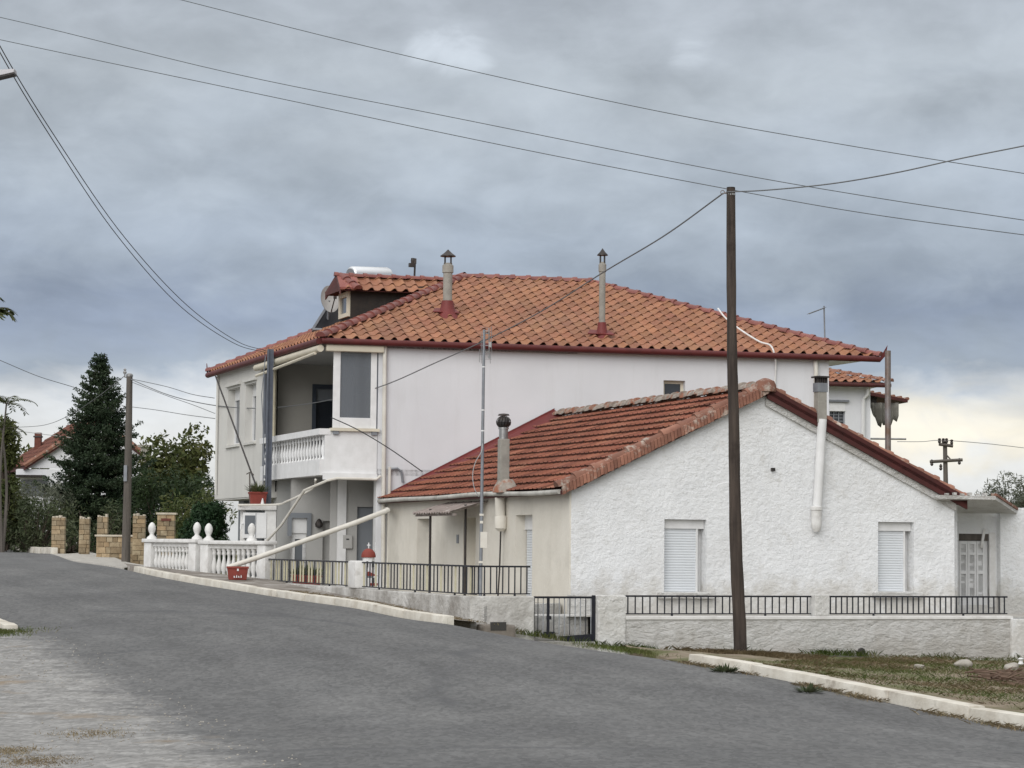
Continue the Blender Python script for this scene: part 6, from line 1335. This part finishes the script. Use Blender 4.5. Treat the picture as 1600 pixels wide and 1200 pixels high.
gp0 = at(1000, 850, 35.6); xy = np.column_stack([g.normal(gp0[0]+.25, .45, 4200), g.normal(gp0[1]+.6, .8, 4200)]); o = blades('grass', xy, -.03, .02, .07, .004, MATS['grass_blade'], 10, .7); tag(o, 'bright grass patch left of the kerb end', 'grass', kind='stuff')
kb = [p for p in _E if 38.2 < p[1] < 47]; kb = np.array(kb); i = g.integers(0, len(kb)-1, 1500); c = g.uniform(0, 1, 1500)[:, None]; xy = kb[i]*(1-c)+kb[i+1]*c+np.column_stack([np.abs(g.normal(0, .25, 1500))+.26, np.abs(g.normal(0, .25, 1500))+.05]); o = blades('strip_litter', xy, .10, .01, .05, .006, MATS['dry_grass'], 12, 2.0); tag(o, 'dry leaves and litter on the strip behind the left kerb', 'litter', kind='stuff')
q0 = at(20, 850, 36.2); xy = np.column_stack([g.normal(q0[0]-.25, .35, 2600), g.normal(q0[1]-.9, .7, 2600)]); o = blades('grass', xy, .0, .015, .06, .004, MATS['grass_blade'], 13, 1.0); tag(o, 'small grass patch beside the broken kerb at the left', 'grass', kind='stuff')
for (px, Y, n_, sg_, sd_) in ((75, 17.4, 1500, (.16, .28), 31), (15, 18.4, 900, (.14, .25), 32), (150, 20.5, 500, (.18, .3), 33)):
    q0 = at(px, 850, Y); xy = np.column_stack([g.normal(q0[0], sg_[0], n_), g.normal(q0[1], sg_[1], n_)]); o = blades('dry_grass', xy, .0, .006, .022, .003, MATS['dry_grass'], sd_, 1.2); tag(o, {75: 'sparse dry tuft on the gravel at the bottom left', 15: 'sparse dry tuft on the gravel at the left edge', 150: 'thin brown tuft on the gravel further right'}[px], 'grass', kind='stuff')
# broad leaved weeds against the kerb
def weed(label, px, Y, n_, r, seed):
    P = gp(px, Y); return tag(fast_quads('broadleaf_weed', leaf_tuft(P, n_, r, r*.8, .022, seed, .6), MATS['hedge_leaf'], None, loc=P), label, 'weed')
weed('dark leafy weed growing against the front of the right kerb', 1135, 29.6, 70, .22, 1); weed('withered weed at the kerb joint further right', 1265, 27.0, 60, .18, 2)
weed('small weed at the wall foot right of the wooden pole', 1240, 39.2, 40, .2, 3)
# loose pebbles on the shoulder
b = MB()
for _ in range(420):
    Y = g.uniform(17.2, 34); nx_ = float(np.interp(Y, _N[:, 1], _N[:, 0])); q = np.array((nx_+.4-abs(g.normal(0, 1.3)), Y, 0)); q[2] = gz(q[0], q[1]); 
    s_ = g.uniform(.005, .013); b.lathe(q, [(s_*.8, -.003), (s_, s_*.4), (s_*.5, s_*.85)], 5)
tag(b.build('pebbles', MATS['stone_pale'], smooth=True), 'scattered pebbles on the gravel shoulder', 'pebbles', kind='stuff')
def boulder(label, px, Y, r, seed, m='stone_pale', fl=.7):
    g2 = np.random.default_rng(seed); bm = bmesh.new(); bmesh.ops.create_icosphere(bm, subdivisions=3, radius=r); ph = g2.uniform(0, 6, 6)
    for v in bm.verts: 
        k = 1+.20*math.sin(v.co.x/r*2.4+ph[0])*math.cos(v.co.y/r*2.1+ph[1])+.10*math.sin(v.co.z/r*5+ph[2])+.06*math.sin(v.co.x/r*7+ph[3]); v.co *= k; v.co.z *= fl
    me = bpy.data.meshes.new('stone'); bm.to_mesh(me); bm.free(); me.materials.append(MATS[m]); o = bpy.data.objects.new('stone', me); C.objects.link(o); q = gp(px, Y, .06+r*fl*.35); o.location = Vector(q.tolist()); o.rotation_euler = (g2.uniform(-.2, .2), g2.uniform(-.2, .2), g2.uniform(0, 6)); me.polygons.foreach_set('use_smooth', [True]*len(me.polygons)); return tag(o, label, 'stone', 'stones lying on the verge')
boulder('large pale stone on the verge beside the pile of branches', 1503, 37.5, .14, 1); boulder('pale stone at the right edge half behind the pile of branches', 1578, 37.0, .12, 2); boulder('small grey stone sunk in the verge grass left of the large one', 1436, 36, .08, 3, fl=.5)
# pile of dead branches
t = thing('branch_pile', 'pile of reddish dead branches lying on the verge at the right edge', 'branches', gp(1575, 32.5, .06)); b = MB()
for k in range(95):
    q = gp(g.uniform(1500, 1680), g.uniform(31.8, 34.5), .05+g.uniform(0, .12)); a = g.normal(.1, .5); P = limb_path(q, (math.cos(a), math.sin(a), g.uniform(-.06, .05)), g.uniform(.3, .8), 5, .13, 0, g); b.tube(P, np.linspace(g.uniform(.010, .022), .004, 6), 5, cap=False)
b.build('branches', MATS['dead_wood'], t, smooth=True)
t = tag(MB().lathe(gp(1594, 39.6, .06), [(.02, 0), (.05, .03), (.03, .08), (.06, .12), (.01, .14)], 7).build('litter_scrap', MATS['white_paint'], smooth=True), 'white scrap of litter at the wall foot by the right edge', 'litter')
# dark blocks for the drain openings below the street fence
